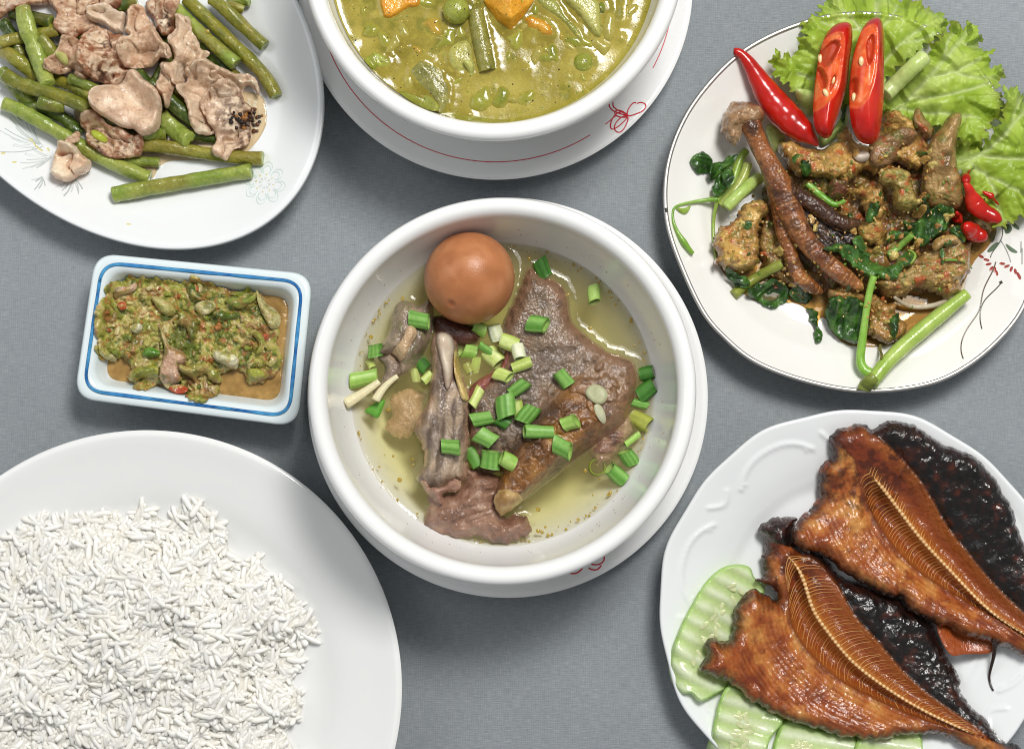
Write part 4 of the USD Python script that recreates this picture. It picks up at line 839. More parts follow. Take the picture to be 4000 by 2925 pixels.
def fish(outline, spine, ribl, ribr, label, seed, z, th=.0105, RR_=.9):
    sp = openline(P(pp(spine, c7), z + th), step=.0015); rl = openline(P(pp(ribl, c7), z + th), step=.0015); rr = openline(P(pp(ribr, c7), z + th), step=.0015)
    store = {}
    def shape(p, d, w):
        ds, u, sd = seg_dist(p, sp); dl, _, sl = seg_dist(p, rl); dr, _, sr = seg_dist(p, rr)
        # image down is -y: left of the fish (flap) is on the spine's right hand
        left = sd < 0; tl = ds / (ds + dl + 1e-6); tr = ds / (ds + dr + 1e-6)
        flap = (sl < 0) & left; black = (sr > 0) & ~left; cav_l = left & ~flap; cav_r = ~left & ~black
        taper = sstep(0, .12, u) * (1 - .55 * sstep(.6, 1, u))
        h = np.zeros(len(p)); h -= np.where(cav_l, .0048 * np.sin(np.pi * tl ** .9) * taper, 0); h -= np.where(cav_r, .0030 * np.sin(np.pi * tr) * taper - .0012 * tr, 0)
        h += .0010 * np.exp(-(ds / .0022) ** 2)
        h += np.where(flap, .0028 * sstep(0, .007, dl) * taper, 0)
        h += np.where(flap, .00013 * np.sin(dl * 2 * np.pi / .0021 + 5 * f3(np.c_[p, 0 * ds], 60, seed + 9, 2)), 0)
        h += np.where(black, .0012 * sstep(0, .004, dr) + .0028 * (f3(np.c_[p, 0 * ds], 190, seed + 3, 3) - .5), 0)
        h += np.where(flap, .0022 * (f3(np.c_[p, 0 * ds], 200, seed + 4, 3) - .5) * .5, 0)
        return h * w
    q = pp(outline, c7)
    v, f, d = slab(q, th, seed=seed, res=.00062, edge=.008, stiff=.006, rag=.0011, ragf=420, amp=.0004, freq=500, lump=.0012, lumpf=70, extra=shape, zg=z, wall=.25)
    p = v[:, :2]; ds, u, sd = seg_dist(p, sp); dl, _, sl = seg_dist(p, rl); dr, _, sr = seg_dist(p, rr)
    left = sd < 0; flap = (sl < 0) & left; black = (sr > 0) & ~left
    m = f3(v, 120, seed, 3); m2 = f3(v, 320, seed + 1, 3); m3 = f3(v * [1, 1, 1], 800, seed + 2, 2)
    meat = rampc(m, [(.2, '#6c2c12'), (.42, '#944a1e'), (.58, '#ac622a'), (.75, '#c08444')]); meat = mixc(meat, lin('#6a2a10'), .6 * sstep(.55, .7, m2)); meat = mixc(meat, lin('#c08a44'), .5 * sstep(.55, .7, m3) * sstep(.4, .6, m))
    meat = mixc(meat, lin('#d09a58'), .16 * sstep(.2, .9, np.sin(dl * 2 * np.pi / .0021 + 5 * f3(np.c_[p, 0 * ds], 60, seed + 9, 2))) * sstep(.4, .55, f3(v, 110, seed + 17, 2)))
    cav = rampc(np.where(left, ds / (ds + dl + 1e-6), ds / (ds + dr + 1e-6)), [(0, '#c07a36'), (.18, '#95501c'), (.55, '#803a12'), (1, '#a05a26')])
    nearhead = sstep(.35, .0, u); cav = mixc(cav, lin('#6e2818'), .6 * nearhead * sstep(.4, .6, m))
    blk = rampc(m2, [(.3, '#0b0908'), (.5, '#17110f'), (.62, '#26130d'), (.78, '#4c2214')])
    c = np.where(flap[:, None], meat, cav); bw = sstep(-.0012, .0012, np.where(~left, sr * dr, -1)); c = mixc(c, blk, bw)
    fw = sstep(.002, 0, dl) * left; c = mixc(c, lin('#5a2410'), .6 * fw)
    c = mixc(c, lin('#2b0f08'), .95 * np.exp(-(d / .0034) ** 2) * sstep(.28, .5, m)); c = mixc(c, lin('#120a08'), np.exp(-(d / .0014) ** 2) * sstep(.5, .6, m2))
    hd = np.hypot(*(p - sp[0]).T); c = mixc(c, lin('#3a150c'), .7 * sstep(.030, .010, hd) * sstep(.42, .58, m2))
    T = thing('dried_fish', [*p.mean(0), v[:, 2].min()], label, 'fish'); obj('fish_body', (v, f), 'fish_meat', T, col=c)
    # backbone: knuckled; ribs on both sides
    zsp = hs(sp) ; n = len(sp); zsp = np.convolve(np.pad(zsp, 6, mode='edge'), np.ones(13) / 13, 'valid')
    fine = openline(np.c_[sp, zsp + .0002], step=.0005); s_ = np.arange(len(fine)) * .0005; uu = np.linspace(0, 1, len(fine)); rad = (.00085 - .00035 * uu) * (1 + .18 * np.sin(s_ * 2 * np.pi / .0019)) * np.clip(uu * 12, .25, 1)
    vv, ff = sweep(fine, rad, ns=10, flat=.8); bc = mixc(lin('#bd8444'), lin('#e6c896'), np.repeat(sstep(-.6, .9, np.sin(s_ * 2 * np.pi / .0019)), 10).tolist() + [0, 0]); obj('backbone', (vv, ff), 'fish_bone', T, col=bc)
    rng = np.random.default_rng(seed); nr = 66
    for side, edge in ((0, rl), (1, rr)):
        for k in range(nr):
            if rng.uniform() < .07: continue
            t = (k + .5 + rng.normal(0, .14)) / nr; t = min(max(t, 0), 1); a = sp[int(t * (n - 1))]; tb = min(1, t * .93 + (.085 if side == 0 else .10) + rng.normal(0, .002)); 
            b = edge[int(tb * (len(edge) - 1))]; g = np.linspace(0, (.96 if side == 0 else RR_) - .16 * rng.uniform(), 7)[:, None]
            mid = (a + b) / 2 + (sp[min(n - 1, int(t * (n - 1)) + 3)] - a) * (-.55); pth = (1 - g) ** 2 * a + 2 * g * (1 - g) * mid + g * g * b
            zz = hs(pth) + .00012; vv, ff = sweep(np.c_[pth, zz], np.linspace(.00024, .00009, 7) * rng.uniform(.8, 1.15), ns=5, caps=False)
            obj('rib', (vv, ff), 'fish_bone', T, col=lin(rng.choice(['#c98e4c', '#b8783a', '#d6a262'])))
    return T, sp
F2 = fish('550,570 690,535 720,550 700,600 720,680 790,700 880,770 950,830 1050,870 1150,900 1230,940 1300,990 1370,1050 1400,1120 1440,1200 1480,1300 1510,1400 1600,1500 1670,1582 1760,1640 1830,1720 1750,1800 1640,1740 1500,1640 1400,1590 1300,1580 1200,1592 1100,1602 900,1588 700,1522 560,1470 480,1410 400,1350 330,1310 260,1280 225,1260 260,1190 255,1140 300,1115 360,1130 390,1080 400,1000 440,930 500,890 560,920 610,935 585,880 510,840 560,830 550,740 560,680 540,620',
     '680,735 760,870 800,990 880,1110 980,1230 1100,1330 1250,1430 1400,1510 1560,1580', '640,760 675,900 690,1050 740,1150 860,1280 1000,1375 1200,1470 1400,1545 1540,1585', '700,690 850,780 935,900 1000,1020 1090,1120 1200,1250 1330,1380 1450,1470 1590,1570', 'lower split dried fish with open ribs, lying on the cucumber', 61, .016)
FIN = slab(pp('1375,1040 1440,1060 1520,1090 1620,1120 1640,1180 1560,1195 1480,1200 1430,1190', c7), .0012, seed=8, res=.0008, stiff=.008, lift=.002)
F1 = fish('875,135 1010,100 1060,112 1100,90 1200,85 1300,120 1400,180 1520,230 1640,340 1700,430 1750,530 1770,620 1800,690 1870,800 1930,950 1990,1100 2010,1230 1960,1300 1880,1260 1793,1215 1740,1180 1600,1130 1440,1080 1380,1050 1280,1000 1210,930 1140,910 1050,870 960,830 880,760 800,700 740,695 690,650 690,600 740,540 800,490 830,430 830,330 850,280 878,260 870,180',
     '1075,330 1200,470 1330,640 1450,770 1560,890 1680,1010 1793,1090 1900,1170', '1000,270 1075,480 1140,600 1250,740 1400,860 1600,980 1793,1110 1890,1180', '1050,115 1200,240 1350,410 1450,575 1560,720 1680,870 1793,990 1910,1150', 'upper split dried fish with a charred black right edge', 67, .022, RR_=.32)
obj('belly_fin', FIN[:2], 'fish_meat', F1[0], col=lin('#9a4a20'), label='thin orange fin under the upper fish')
p = openline(P(pp('1630,1120 1645,1200 1635,1290 1650,1372', c7), .016), n=20); z = np.linspace(.021, .010, 20)
obj('fin_ray', sweep(np.c_[p, np.maximum(z, hs(p) + .0006)], np.linspace(.0011, .0004, 20), ns=7), 'fish_meat', F1[0], col=lin('#2a1a10'), label='dark fin spike hanging off the upper fish')
# ------------------------------------------------------------------ relish in the small dish
look('relish', rough=0.26, spec=.5, bumps=((500, .0010),), coat=1.0, coatr=0.04, var=.2, vscale=1000)
q = qring(.0096, .0068, 0)[:, :2]
v, f, d = slab(q, .0012, seed=3, res=.0011, edge=.003, zfix=.0125, inworld=True, smooth=False, lump=.0002, wall=.3)
v[len(v) // 2:, 2] = .0075
look('relish_liquid', rough=.10, spec=.5, bumps=((160, .0008), (900, .00015)), coat=.4, var=.16, vscale=500)
obj('relish_liquid', (v, f), 'relish_liquid', col=cols([(.3, '#8a6a38'), (.6, '#a9864e'), (.8, '#b89a5c')], f=140)(v, d, 3), label='cloudy brown relish liquid in the small dish', cat='sauce')
def mush(v, d, sd):
    m = f3(v, 330, sd, 3); m2 = f3(v, 210, sd + 2, 2); m3 = f3(v, 500, sd + 7, 2)
    c = rampc(m, [(.25, '#626a22'), (.4, '#8c8f3a'), (.5, '#a6a04e'), (.62, '#b8a664'), (.8, '#c8bc88')])
    c = mixc(c, lin('#4a5a16'), .8 * sstep(.56, .66, m2)); c = mixc(c, lin('#b06a3c'), .7 * sstep(.60, .68, m3)); return mixc(c, lin('#8a5a34'), .7 * sstep(.60, .7, f3(v, 120, sd + 4, 2)))
RL = '500,300 600,270 700,255 800,260 1000,290 1250,310 1500,370 1680,370 1780,480 1880,580 1910,720 1890,850 1920,960 1880,1080 1780,1160 1640,1190 1580,1090 1430,1080 1340,1180 1380,1260 1230,1360 1100,1290 1000,1230 850,1220 680,1260 640,1180 550,1140 600,1080 560,990 440,980 330,960 320,850 330,720 310,600 360,500 400,380 450,330'
def relish_col(st):
    def g(v, d, sd): return mixc(cols(st, f=300)(v, d, sd), mush(v, d, 5), .15 + .75 * sstep(.42, .62, f3(v, 380, sd + 31, 2)))
    return g
T = thing('chopped_relish', (*PC, .010), 'heap of coarsely pounded green chili relish in the small dish', 'relish')
v, f, d = slab(pp(RL, c8), .0062, seed=5, res=.00055, edge=.006, zfix=.0112, over=True, rag=.0016, lump=.0016, lumpf=150, amp=.0020, freq=330, amp2=.0012, freq2=800)
obj('relish_mass', (v, f), 'relish', T, col=mush(v, d, 5))
rng = np.random.default_rng(31); poly = shapely.Polygon(pp(RL, c8)).buffer(-12)
CH = [('#8f9a3a', '#6a7a22'), ('#c6b98a', '#b5a46c'), ('#4a6a1c', '#35561a'), ('#b8793f', '#a8552e'), ('#aaa25a', '#8a8a3c'), ('#b0482a', '#9a3a20'), ('#c9bd8c', '#aa9c5c')]
n = 0
while n < 210:
    x, y = rng.uniform(385, 1110), rng.uniform(1075, 1580)
    if not shapely.contains_xy(poly, x, y): continue
    r = rng.uniform(7, 21); a = np.linspace(0, 6.28, 8)[:-1]; e = rng.uniform(.45, .9); o = rng.uniform(0, 6.28)
    rr = r * rng.uniform(.65, 1.15, 7); qx, qy = rr * np.cos(a), rr * np.sin(a) * e; s = np.stack([x + qx * math.cos(o) - qy * math.sin(o), y + qx * math.sin(o) + qy * math.cos(o)], 1)
    k = rng.choice(len(CH), p=[.26, .2, .16, .1, .16, .03, .09]); v, f, d = slab(s, rng.uniform(.0012, .0026), seed=200 + n, res=.0006, stiff=.001, edge=.0012, amp=.0007, freq=600, rag=.0005, ragf=800, lift=-.0003)
    obj('chopped_bit', (v, f), 'relish', T, col=relish_col([(.3, CH[k][1]), (.7, CH[k][0])])(v, d, n)); n += 1
for s, th, c, l, cat, kw in [
    ('830,640 870,720 900,800 940,860 1000,890 1080,950 1060,1010 1020,1060 1020,1160 960,1200 915,1235 840,1170 835,1060 870,960 880,860 850,760', .0055, [(.3, '#b98a70'), (.7, '#d6b59c')], 'pinkish garlic clove with a long pointed tail in the relish', 'garlic', dict(ridge=.002, ridged=(.2, 1), ridgef=300)),
    ('450,350 560,330 620,300 640,330 600,380 540,400 460,410', .004, [(.3, '#c09078'), (.7, '#d8b8a4')], 'pinkish shallot slice at the upper left of the relish', 'shallot', {}),
    ('1330,905 1400,920 1530,960 1510,1060 1440,1040 1370,1010 1315,960', .0038, [(.3, '#d3cba4'), (.7, '#e6e2c8')], 'white cut garlic chunk at the right of the relish', 'garlic', {}),
    ('1150,500 1220,460 1320,470 1330,530 1240,590 1170,560', .004, [(.3, '#b8ad7c'), (.7, '#cfc79c')], 'pale round garlic chunk at the top of the relish', 'garlic', {}),
    ('770,430 870,440 950,500 980,570 900,590 820,520', .004, [(.3, '#a8a05c'), (.7, '#c2ba80')], 'pale flat flake in the upper middle of the relish', 'garlic', {}),
    ('585,700 640,660 690,680 680,730 620,745', .0035, [(.3, '#c6bf98'), (.7, '#dad6ba')], 'small white cube at the left of the relish', 'garlic', {}),
    ('1320,575 1400,545 1480,570 1545,565 1540,600 1450,620 1380,625', .0022, [(.3, '#33510f'), (.7, '#4f6c1c')], 'dark green chili skin at the upper right of the relish', 'chili', {}),
    ('1420,450 1480,420 1600,430 1690,380 1690,440 1640,490 1560,530 1480,510', .004, [(.3, '#5a7020'), (.7, '#87983c')], 'curled green chili ring at the top right of the relish', 'chili', {}),
    ('680,930 740,870 830,900 850,930 780,965', .003, [(.3, '#2f6a14'), (.7, '#4a8824')], 'bright green chili piece left of the garlic clove', 'chili', {}),
    ('1090,370 1110,340 1180,390 1240,440 1180,465 1110,430', .0025, [(.3, '#24420f'), (.7, '#3f5c1a')], 'dark leaf scrap near the top edge of the relish', 'leaf', {}),
    ('555,1090 700,1040 830,1045 820,1130 700,1140 580,1165', .0042, [(.3, '#86872c'), (.7, '#a3a444')], 'olive green chunk at the lower left of the relish', 'chili', {}),
    ('1030,1060 1110,1030 1190,1000 1290,1020 1340,1080 1360,1160 1290,1170 1220,1110 1150,1170 1110,1140', .005, [(.3, '#77802a'), (.5, '#a8a058'), (.8, '#c0b070')], 'crumbly green clump right of the garlic clove', 'herb', dict(rag=.0014, amp=.0012, freq=500)),
    ('1020,560 1100,570 1200,640 1190,720 1120,790 1060,720 1010,640', .0045, [(.3, '#4a5a18'), (.6, '#8a8a34'), (.8, '#a39c50')], 'crumbly green clump in the centre of the relish', 'herb', dict(rag=.0014, amp=.0012, freq=500)),
    ('920,1230 1000,1200 1090,1230 1080,1270 980,1275', .0025, [(.3, '#96200e'), (.7, '#b83418')], 'red chili piece under the garlic clove', 'chili', {}),
    ('470,490 530,470 545,520 500,545', .003, [(.3, '#a02c1c'), (.7, '#c04a30')], 'small red chili piece at the upper left of the relish', 'chili', {}),
    ('1700,370 1760,460 1840,520 1900,600 1880,690 1820,700 1770,620 1730,540', .0035, [(.3, '#a89c60'), (.7, '#cdc490')], 'pale wet onion layer at the right of the relish', 'onion', {}),
    ('1610,1080 1760,1080 1800,1130 1720,1170 1620,1150', .0032, [(.3, '#8c9030'), (.7, '#aeb048')], 'yellow green chunk at the lower right of the relish', 'chili', {}),
    ('325,830 350,880 440,960 430,990 340,960 315,900', .003, [(.3, '#b9ad74'), (.7, '#cfc898')], 'pale sliver at the left edge of the relish', 'onion', {}),
    ('1660,750 1720,740 1770,820 1740,920 1680,930 1720,850', .0028, [(.3, '#707a24'), (.7, '#98a044')], 'curved green chili skin right of the white garlic chunk', 'chili', {})]:
    kw = dict(stiff=.0015, lump=.0006, edge=.003, res=.00055) | kw
    piece('relish_piece', s, th, 'relish', relish_col(c), l, cat, crop=c8, **kw)
# ------------------------------------------------------------------ green curry in the top bowl
c2 = (1150, 0, 2750, 2259); ZC = .0530
look('curry_veg', rough=.24, spec=.5, sss=.12, sscale=.0015, bumps=((1200, .0002), (400, .0005)), coat=.8, coatr=.06, var=.15, vscale=800)
look('curry', rough=.13, spec=.5, bumps=((260, .00010), (1800, .00003)), coat=.35, coatr=.05, var=.14, vscale=1300)
CC_ = B1[1]; pin = [(s * B1[2], z) for s, z, k in B1[3] if s < .9][:70]; wz = np.array([a for a in pin if a[1] < .066]); wz = wz[np.argsort(wz[:, 1])]; cr = float(np.interp(ZC, wz[:, 1], wz[:, 0])) + .0006
w = window(np.array([CC_ - cr, CC_ + cr]), .002); inb = np.hypot(HGX[w] - CC_[0], HGY[w] - CC_[1]) < cr - .001; HM[w] = np.where(inb, np.maximum(HM[w], ZC - .0024), HM[w])
CV = lambda a, b: cols([(.3, a), (.55, b), (.8, b)], f=220, spots=('#8b8440', .5, .55))
KW = dict(crop=c2, stiff=.001)
piece('pumpkin_chunk', '480,-10 478,60 500,105 560,95 630,52 690,40 690,-10', .0052, 'curry_veg', cols([(.3, '#c98214'), (.7, '#dfa030')]), 'flat orange pumpkin chunk at the upper left of the curry', 'pumpkin', edge=.002, **KW)
piece('eggplant_piece', '560,235 640,200 750,190 870,212 810,250 690,265', .0034, 'curry_veg', CV('#8a8238', '#a39a50'), 'translucent eggplant strip left of the curry bean', 'eggplant', ridge=.001, ridged=(1, 0), **KW)
piece('bean_chunk', '390,315 430,272 500,290 550,330 540,378 460,392 400,360', .0042, 'curry_veg', CV('#7c8420', '#98a038'), 'green bean chunk at the left edge of the curry', 'green bean', **KW)
piece('eggplant_piece', '700,320 760,340 850,400 880,480 858,590 800,622 740,540 640,450 620,390', .0046, 'curry_veg', cols([(.3, '#6c6a30'), (.55, '#8d8848'), (.8, '#a09a58')]), 'wilted eggplant skin piece in the lower left of the curry', 'eggplant', ridge=.002, ridged=(1, -1), rag=.0006, **KW)
piece('eggplant_piece', '860,240 960,210 1000,300 985,380 900,432 835,350', .0046, 'curry_veg', CV('#7f7f30', '#a5a050'), 'pale eggplant piece left of the upright curry bean', 'eggplant', ridge=.0015, **KW)
piece('onion_curl', '930,340 975,330 1000,370 990,420 940,440 960,400', .0034, 'curry_veg', CV('#a8a850', '#bcbc6c'), 'curled onion layer beside the upright curry bean', 'onion', **KW)
piece('herb_flake', '565,285 600,255 650,265 630,300 590,300', .0026, 'curry_veg', CV('#a9a850', '#c0be70'), 'small pale yellow flake floating at the left of the curry', 'herb', **KW)
piece('garlic_chunk', '805,170 840,140 890,160 885,195 830,200', .0034, 'curry_veg', CV('#9a964c', '#bdb878'), 'small pale chunk under the big pea eggplant', 'garlic', **KW)
piece('eggplant_piece', '830,640 950,628 1080,650 1190,675 1190,708 1050,705 900,690', .0036, 'curry_veg', CV('#767a24', '#96983c'), 'long green strip along the front rim of the curry', 'eggplant', **KW)
piece('eggplant_piece', '580,500 690,510 780,560 800,610 740,620 640,570', .0036, 'curry_veg', CV('#70741e', '#8c9038'), 'green strip under the wilted eggplant skin', 'eggplant', **KW)
piece('eggplant_piece', '1325,-10 1370,60 1470,130 1550,220 1600,235 1580,160 1500,80 1440,-10', .0044, 'curry_veg', cols([(.3, '#7c7c30'), (.7, '#98984a')]), 'olive eggplant wedge right of the big pumpkin cube', 'eggplant', **KW)
piece('eggplant_piece', '1490,-10 1560,80 1640,190 1690,208 1695,100 1665,-10', .0060, 'curry_veg', cols([(.3, '#98984c'), (.7, '#b4b064')]), 'pale green eggplant wedge at the upper right of the curry', 'eggplant', edge=.003, **KW)
piece('pumpkin_chunk', '1265,95 1300,80 1350,100 1420,140 1425,200 1350,185 1280,150', .0046, 'curry_veg', cols([(.3, '#b07818'), (.7, '#cc942c')]), 'small orange pumpkin lump below the big pumpkin cube', 'pumpkin', rag=.0008, **KW)
piece('pumpkin_chunk', '1250,370 1290,345 1320,370 1290,430 1250,440', .0026, 'curry_veg', cols([(.3, '#a88420'), (.7, '#b8962c')]), 'sunken orange fleck in the middle of the curry', 'pumpkin', **KW)
piece('leaf_scrap', '1690,10 1730,-10 1760,40 1750,80 1700,85 1685,50', .0030, 'curry_veg', CV('#55641a', '#6f7a24'), 'dark leaf scrap at the upper right of the curry', 'leaf', **KW)
def tube(name, s, w, mat, colf, label, cat, crop, press=.0, hollow=False, prof=None, stiff=6, n=36, flat=1.0, lift=0.0, parent=None, group=None, ns=14, wob=.02):
    k = (crop[2] - crop[0]) / crop[3]; ww = np.atleast_1d(np.asarray(w, float)); r = np.interp(np.linspace(0, 1, n), np.linspace(0, 1, len(ww)), ww) * k * scale_at(.03) / 2
    path = lay_line(pp(s, crop), float(r.max()) * flat, n=n, stiff=stiff, press=press); path[:, 2] += lift - (r.max() - r) * flat * .6
    v, f = sweep(path, r * (1 + wob * np.sin(np.arange(n) * .9)), ns=ns, flat=flat, hollow=.75 if hollow else 0)
    hraise_tube(path, r * flat); sd = sum(map(ord, label)) % 991
    return obj(name, (v, f), mat, parent, col=colf(v, np.full(len(v), .01), sd) if callable(colf) else colf, label=label, cat=None if parent else cat, group=group), path, r
tube('curry_bean', '995,60 1020,180 1065,395', 100, 'curry_veg', CV('#6c6c24', '#86803a'), 'upright long bean piece in the middle of the curry', 'green bean', c2, press=.0016, hollow=True)
tube('curry_bean', '1830,-20 1815,60 1808,125', 60, 'curry_veg', CV('#5c641c', '#757c2c'), 'thin bean piece at the upper right of the curry', 'green bean', c2, press=.002)
tube('curry_bean', '1185,520 1190,610', 44, 'curry_veg', CV('#5c5c1c', '#727230'), 'dark sunken bean end near the front rim of the curry', 'green bean', c2, press=.002)
ico3 = trimesh.creation.icosphere(subdivisions=4)
for x, y, r, dz, c, l in [(893, 62, 76, .0028, ('#7c8428', '#9aa048'), 'big green pea eggplant at the top of the curry'), (1590, 352, 64, -.0015, ('#7a8026', '#989a44'), 'half sunk pea eggplant at the right of the curry'), (1800, 214, 24, -.001, ('#66701c', '#80862c'), 'tiny sunk pea eggplant at the right of the curry'), (1225, 245, 52, -.0044, ('#8c9034', '#a2a04c'), 'nearly sunk pea eggplant below the pumpkin cube')]:
    z = ZC + dz; rr = r * .708 * scale_at(z); cc = P(crop_q([(x, y)], c2), z)[0]; v = ico3.vertices * rr * (1 + .06 * (f3(ico3.vertices, 2, int(x), 2) - .5))[:, None] * [1, 1, .92] + [*cc, z]
    obj('pea_eggplant', (v, ico3.faces), 'curry_veg', col=cols([(.3, c[0]), (.7, c[1])])(v, np.full(len(v), .01), 4), label=l, cat='eggplant'); u = v[v[:, 2] > z]; hraise(u[:, :2], u[:, 2])
# big pumpkin cube, corner up
def cube_chunk(corners, zlow, name, mat, c, label, cat, crop):
    import manifold3d as m3
    pts = []
    for x, y, z in corners: pts.append([*P(crop_q([(x, y)], crop), z)[0], z])
    sph = [m3.Manifold.sphere(.0011, 12).translate(p) for p in pts]; h = m3.Manifold.batch_hull(sph).refine_to_length(.0011); m = h.to_mesh(); v, f = np.array(m.vert_properties[:, :3]), m.tri_verts
    v = v + (f3(v, 260, 5, 3) - .5)[:, None] * .0007; obj(name, (v, f), mat, col=c(v, np.full(len(v), .01), 3), label=label, cat=cat); u = v[v[:, 2] > ZC]; hraise(u[:, :2], u[:, 2])
cube_chunk([(1060, 5, .055), (1120, 105, .0535), (1190, 165, .0525), (1250, 88, .0545), (1305, 5, .056), (1190, 92, .0605), (1195, -90, .063), (1130, -60, .060), (1190, 60, .046), (1100, -150, .050), (1300, -150, .050)], .046, 'pumpkin_chunk', 'curry_veg', cols([(.3, '#c98618'), (.6, '#d99a28'), (.8, '#dea83e')]), 'big orange pumpkin cube with a sharp corner at the top of the curry', 'pumpkin', c2)
a = np.linspace(0, 2 * np.pi, 420, endpoint=False); bo = np.stack([CC_[0] + cr * np.cos(a), CC_[1] + cr * np.sin(a)], 1)
p, t, nb, d = fill(bo, .0009, np.random.default_rng(4)); w = window(bo, .004); rr_ = np.hypot(HGX[w] - CC_[0], HGY[w] - CC_[1]); mask = (HM[w] > ZC + .0002) & (rr_ < cr - .003)
dist = distance_transform_edt(~mask) * HS; dm = map_coordinates(dist, [(p[:, 1] - HY0) / HS - w[0].start, (p[:, 0] - HX0) / HS - w[1].start], order=1, mode='nearest'); r2 = np.hypot(*(p - CC_).T); q3 = np.c_[p, 0 * r2]
zt = ZC + .0011 * np.exp(-dm / .0018) + .0007 * np.exp(-(cr - r2) / .0015) + .0005 * (f3(q3, 60, 3, 2) - .5) + .0010 * np.maximum(0, f3(q3, 130, 9, 2) - .6)
v, f = two_sided(p, t, nb, zt, np.minimum(zt - .0003, ZC - .004)); v[len(p):len(p) + nb, 2] = zt[:nb] - .0003
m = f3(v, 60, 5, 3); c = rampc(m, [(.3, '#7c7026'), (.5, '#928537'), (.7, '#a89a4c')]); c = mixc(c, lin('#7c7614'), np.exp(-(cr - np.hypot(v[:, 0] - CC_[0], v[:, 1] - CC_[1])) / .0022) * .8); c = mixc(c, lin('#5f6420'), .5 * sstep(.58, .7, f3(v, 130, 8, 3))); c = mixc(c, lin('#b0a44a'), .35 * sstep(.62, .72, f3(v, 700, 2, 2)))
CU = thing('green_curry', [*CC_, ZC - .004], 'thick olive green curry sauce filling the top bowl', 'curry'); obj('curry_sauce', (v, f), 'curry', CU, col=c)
rng = np.random.default_rng(57); k_ = 0
while k_ < 52:
    x, y = rng.uniform(1380, 2480), rng.uniform(10, 470); q0 = P([(x, y)], ZC)[0]
    if np.hypot(*(q0 - CC_)) > cr - .007 or hs(q0)[0] > ZC + .0005: continue
    r = rng.uniform(18, 60); a = np.linspace(0, 6.28, 8)[:-1]; rr = r * rng.uniform(.6, 1.15, 7); e_ = rng.uniform(.35, .8); o_ = rng.uniform(0, 6.28); qx, qy = rr * np.cos(a), rr * np.sin(a) * e_
    s_ = np.stack([x + qx * math.cos(o_) - qy * math.sin(o_), y + qx * math.sin(o_) + qy * math.cos(o_)], 1); cc = [('#7c8030', '#96983e'), ('#8c8440', '#a69c54'), ('#a07a24', '#b8923a'), ('#5c6a1c', '#788432')][rng.choice(4, p=[.4, .3, .1, .2])]
    vv, ff, d = slab(s_, .0016, seed=800 + k_, res=.0008, zfix=ZC - .0003, edge=.004, rag=.0006, lump=.0006, amp=.0004, wall=.1); obj('sunk_piece', (vv, ff), 'curry', CU, col=mixc(cols([(.3, cc[0]), (.7, cc[1])], f=300)(vv, d, k_), lin('#988c38'), np.exp(-d / .0016))); k_ += 1
rng = np.random.default_rng(19); SP = [[], [], []]; i1 = trimesh.creation.icosphere(subdivisions=1)
for k in range(420):
    a, r = rng.uniform(3.0, 6.4), cr * math.sqrt(rng.uniform(.02, .98)); q = CC_ + r * np.array([math.cos(a), math.sin(a)])
    j = int(np.argmin(np.hypot(*(p - q).T))); h = float(hs(q)[0]); z = max(zt[j], h if h > ZC else 0); s = rng.uniform(.00018, .00045); SP[rng.choice(3, p=[.3, .4, .3])].append((i1.vertices * [s, s * rng.uniform(.5, 1), s * .5] + [*q, z], i1.faces))
for L, c, l in zip(SP, ('#2c240e', '#c6b04a', '#6a7a1c'), ('dark pepper specks scattered over the curry', 'golden seed specks scattered over the curry', 'green herb specks scattered over the curry')): obj('curry_specks', joined(L), 'curry_veg', col=lin(c), label=l, cat='spice', kind='stuff')
a = np.radians(np.linspace(172, 250, 60)); zz = np.linspace(0, 1, 5); wv = .0012 + .0045 * f3(np.c_[np.cos(a), np.sin(a), 0 * a], 6, 3, 2); V = []
for k in zz:
    z = ZC + .0002 + k * wv; r = np.interp(z, wz[:, 1], wz[:, 0]) - .00025; V.append(np.c_[CC_[0] + r * np.cos(a), CC_[1] + r * np.sin(a), z])
V = np.vstack(V); i, j = np.meshgrid(np.arange(4), np.arange(59), indexing='ij'); i, j = i.ravel(), j.ravel(); q = np.stack([i * 60 + j, (i + 1) * 60 + j, (i + 1) * 60 + j + 1, i * 60 + j + 1], 1)
t_ = np.repeat(zz, 60); obj('curry_smear', (V, q), 'curry_veg', CU, col=mixc(lin('#c2a828'), lin('#d8d07a'), t_))
# ------------------------------------------------------------------ silver rimmed plate: print, lettuce, spicy duck, chilies
c3 = (2560, 0, 4000, 2259); c4 = (2560, 700, 4000, 2259)
for s, c, w_ in [('1872,1105 1878,980 1935,880 1985,800 2010,690 2050,600 2088,505', '#5b4a34', .0003), ('2120,635 2060,700 2010,760 1990,840 1996,920', '#4a4638', .0003), ('2115,275 2118,370 2080,430 2055,480', '#4a4a44', .00022), ('2118,370 2150,430 2175,510', '#4a4a44', .00022), ('2112,640 2128,632', '#3a3a34', .0009), ('2245,380 2243,450', '#4a4a44', .0002), ('2252,420 2250,520', '#4a4a44', .0002)]:
    print_line(s, c4, DUCK_PLATE, c, w=w_, name='stem_print')
for L in ['2065,320 2085,310 2090,350 2070,385 2058,350', '2045,440 2080,395 2110,385 2085,430', '2150,395 2185,420 2215,452 2180,445', '2160,275 2150,330 2185,310', '2185,270 2200,300 2225,312 2210,280', '2130,290 2160,275 2150,305']:
    q = P(pp(L, c4), .015); b = closed(q, .0006); p, t, nb, d = fill(b, .0012, np.random.default_rng(1)); v, f = two_sided(p, t, nb, hs(p) + .00012, hs(p) - .0001); obj('leaf_print', (v, f), 'print', DUCK_PLATE, col=lin('#5e6f58'))
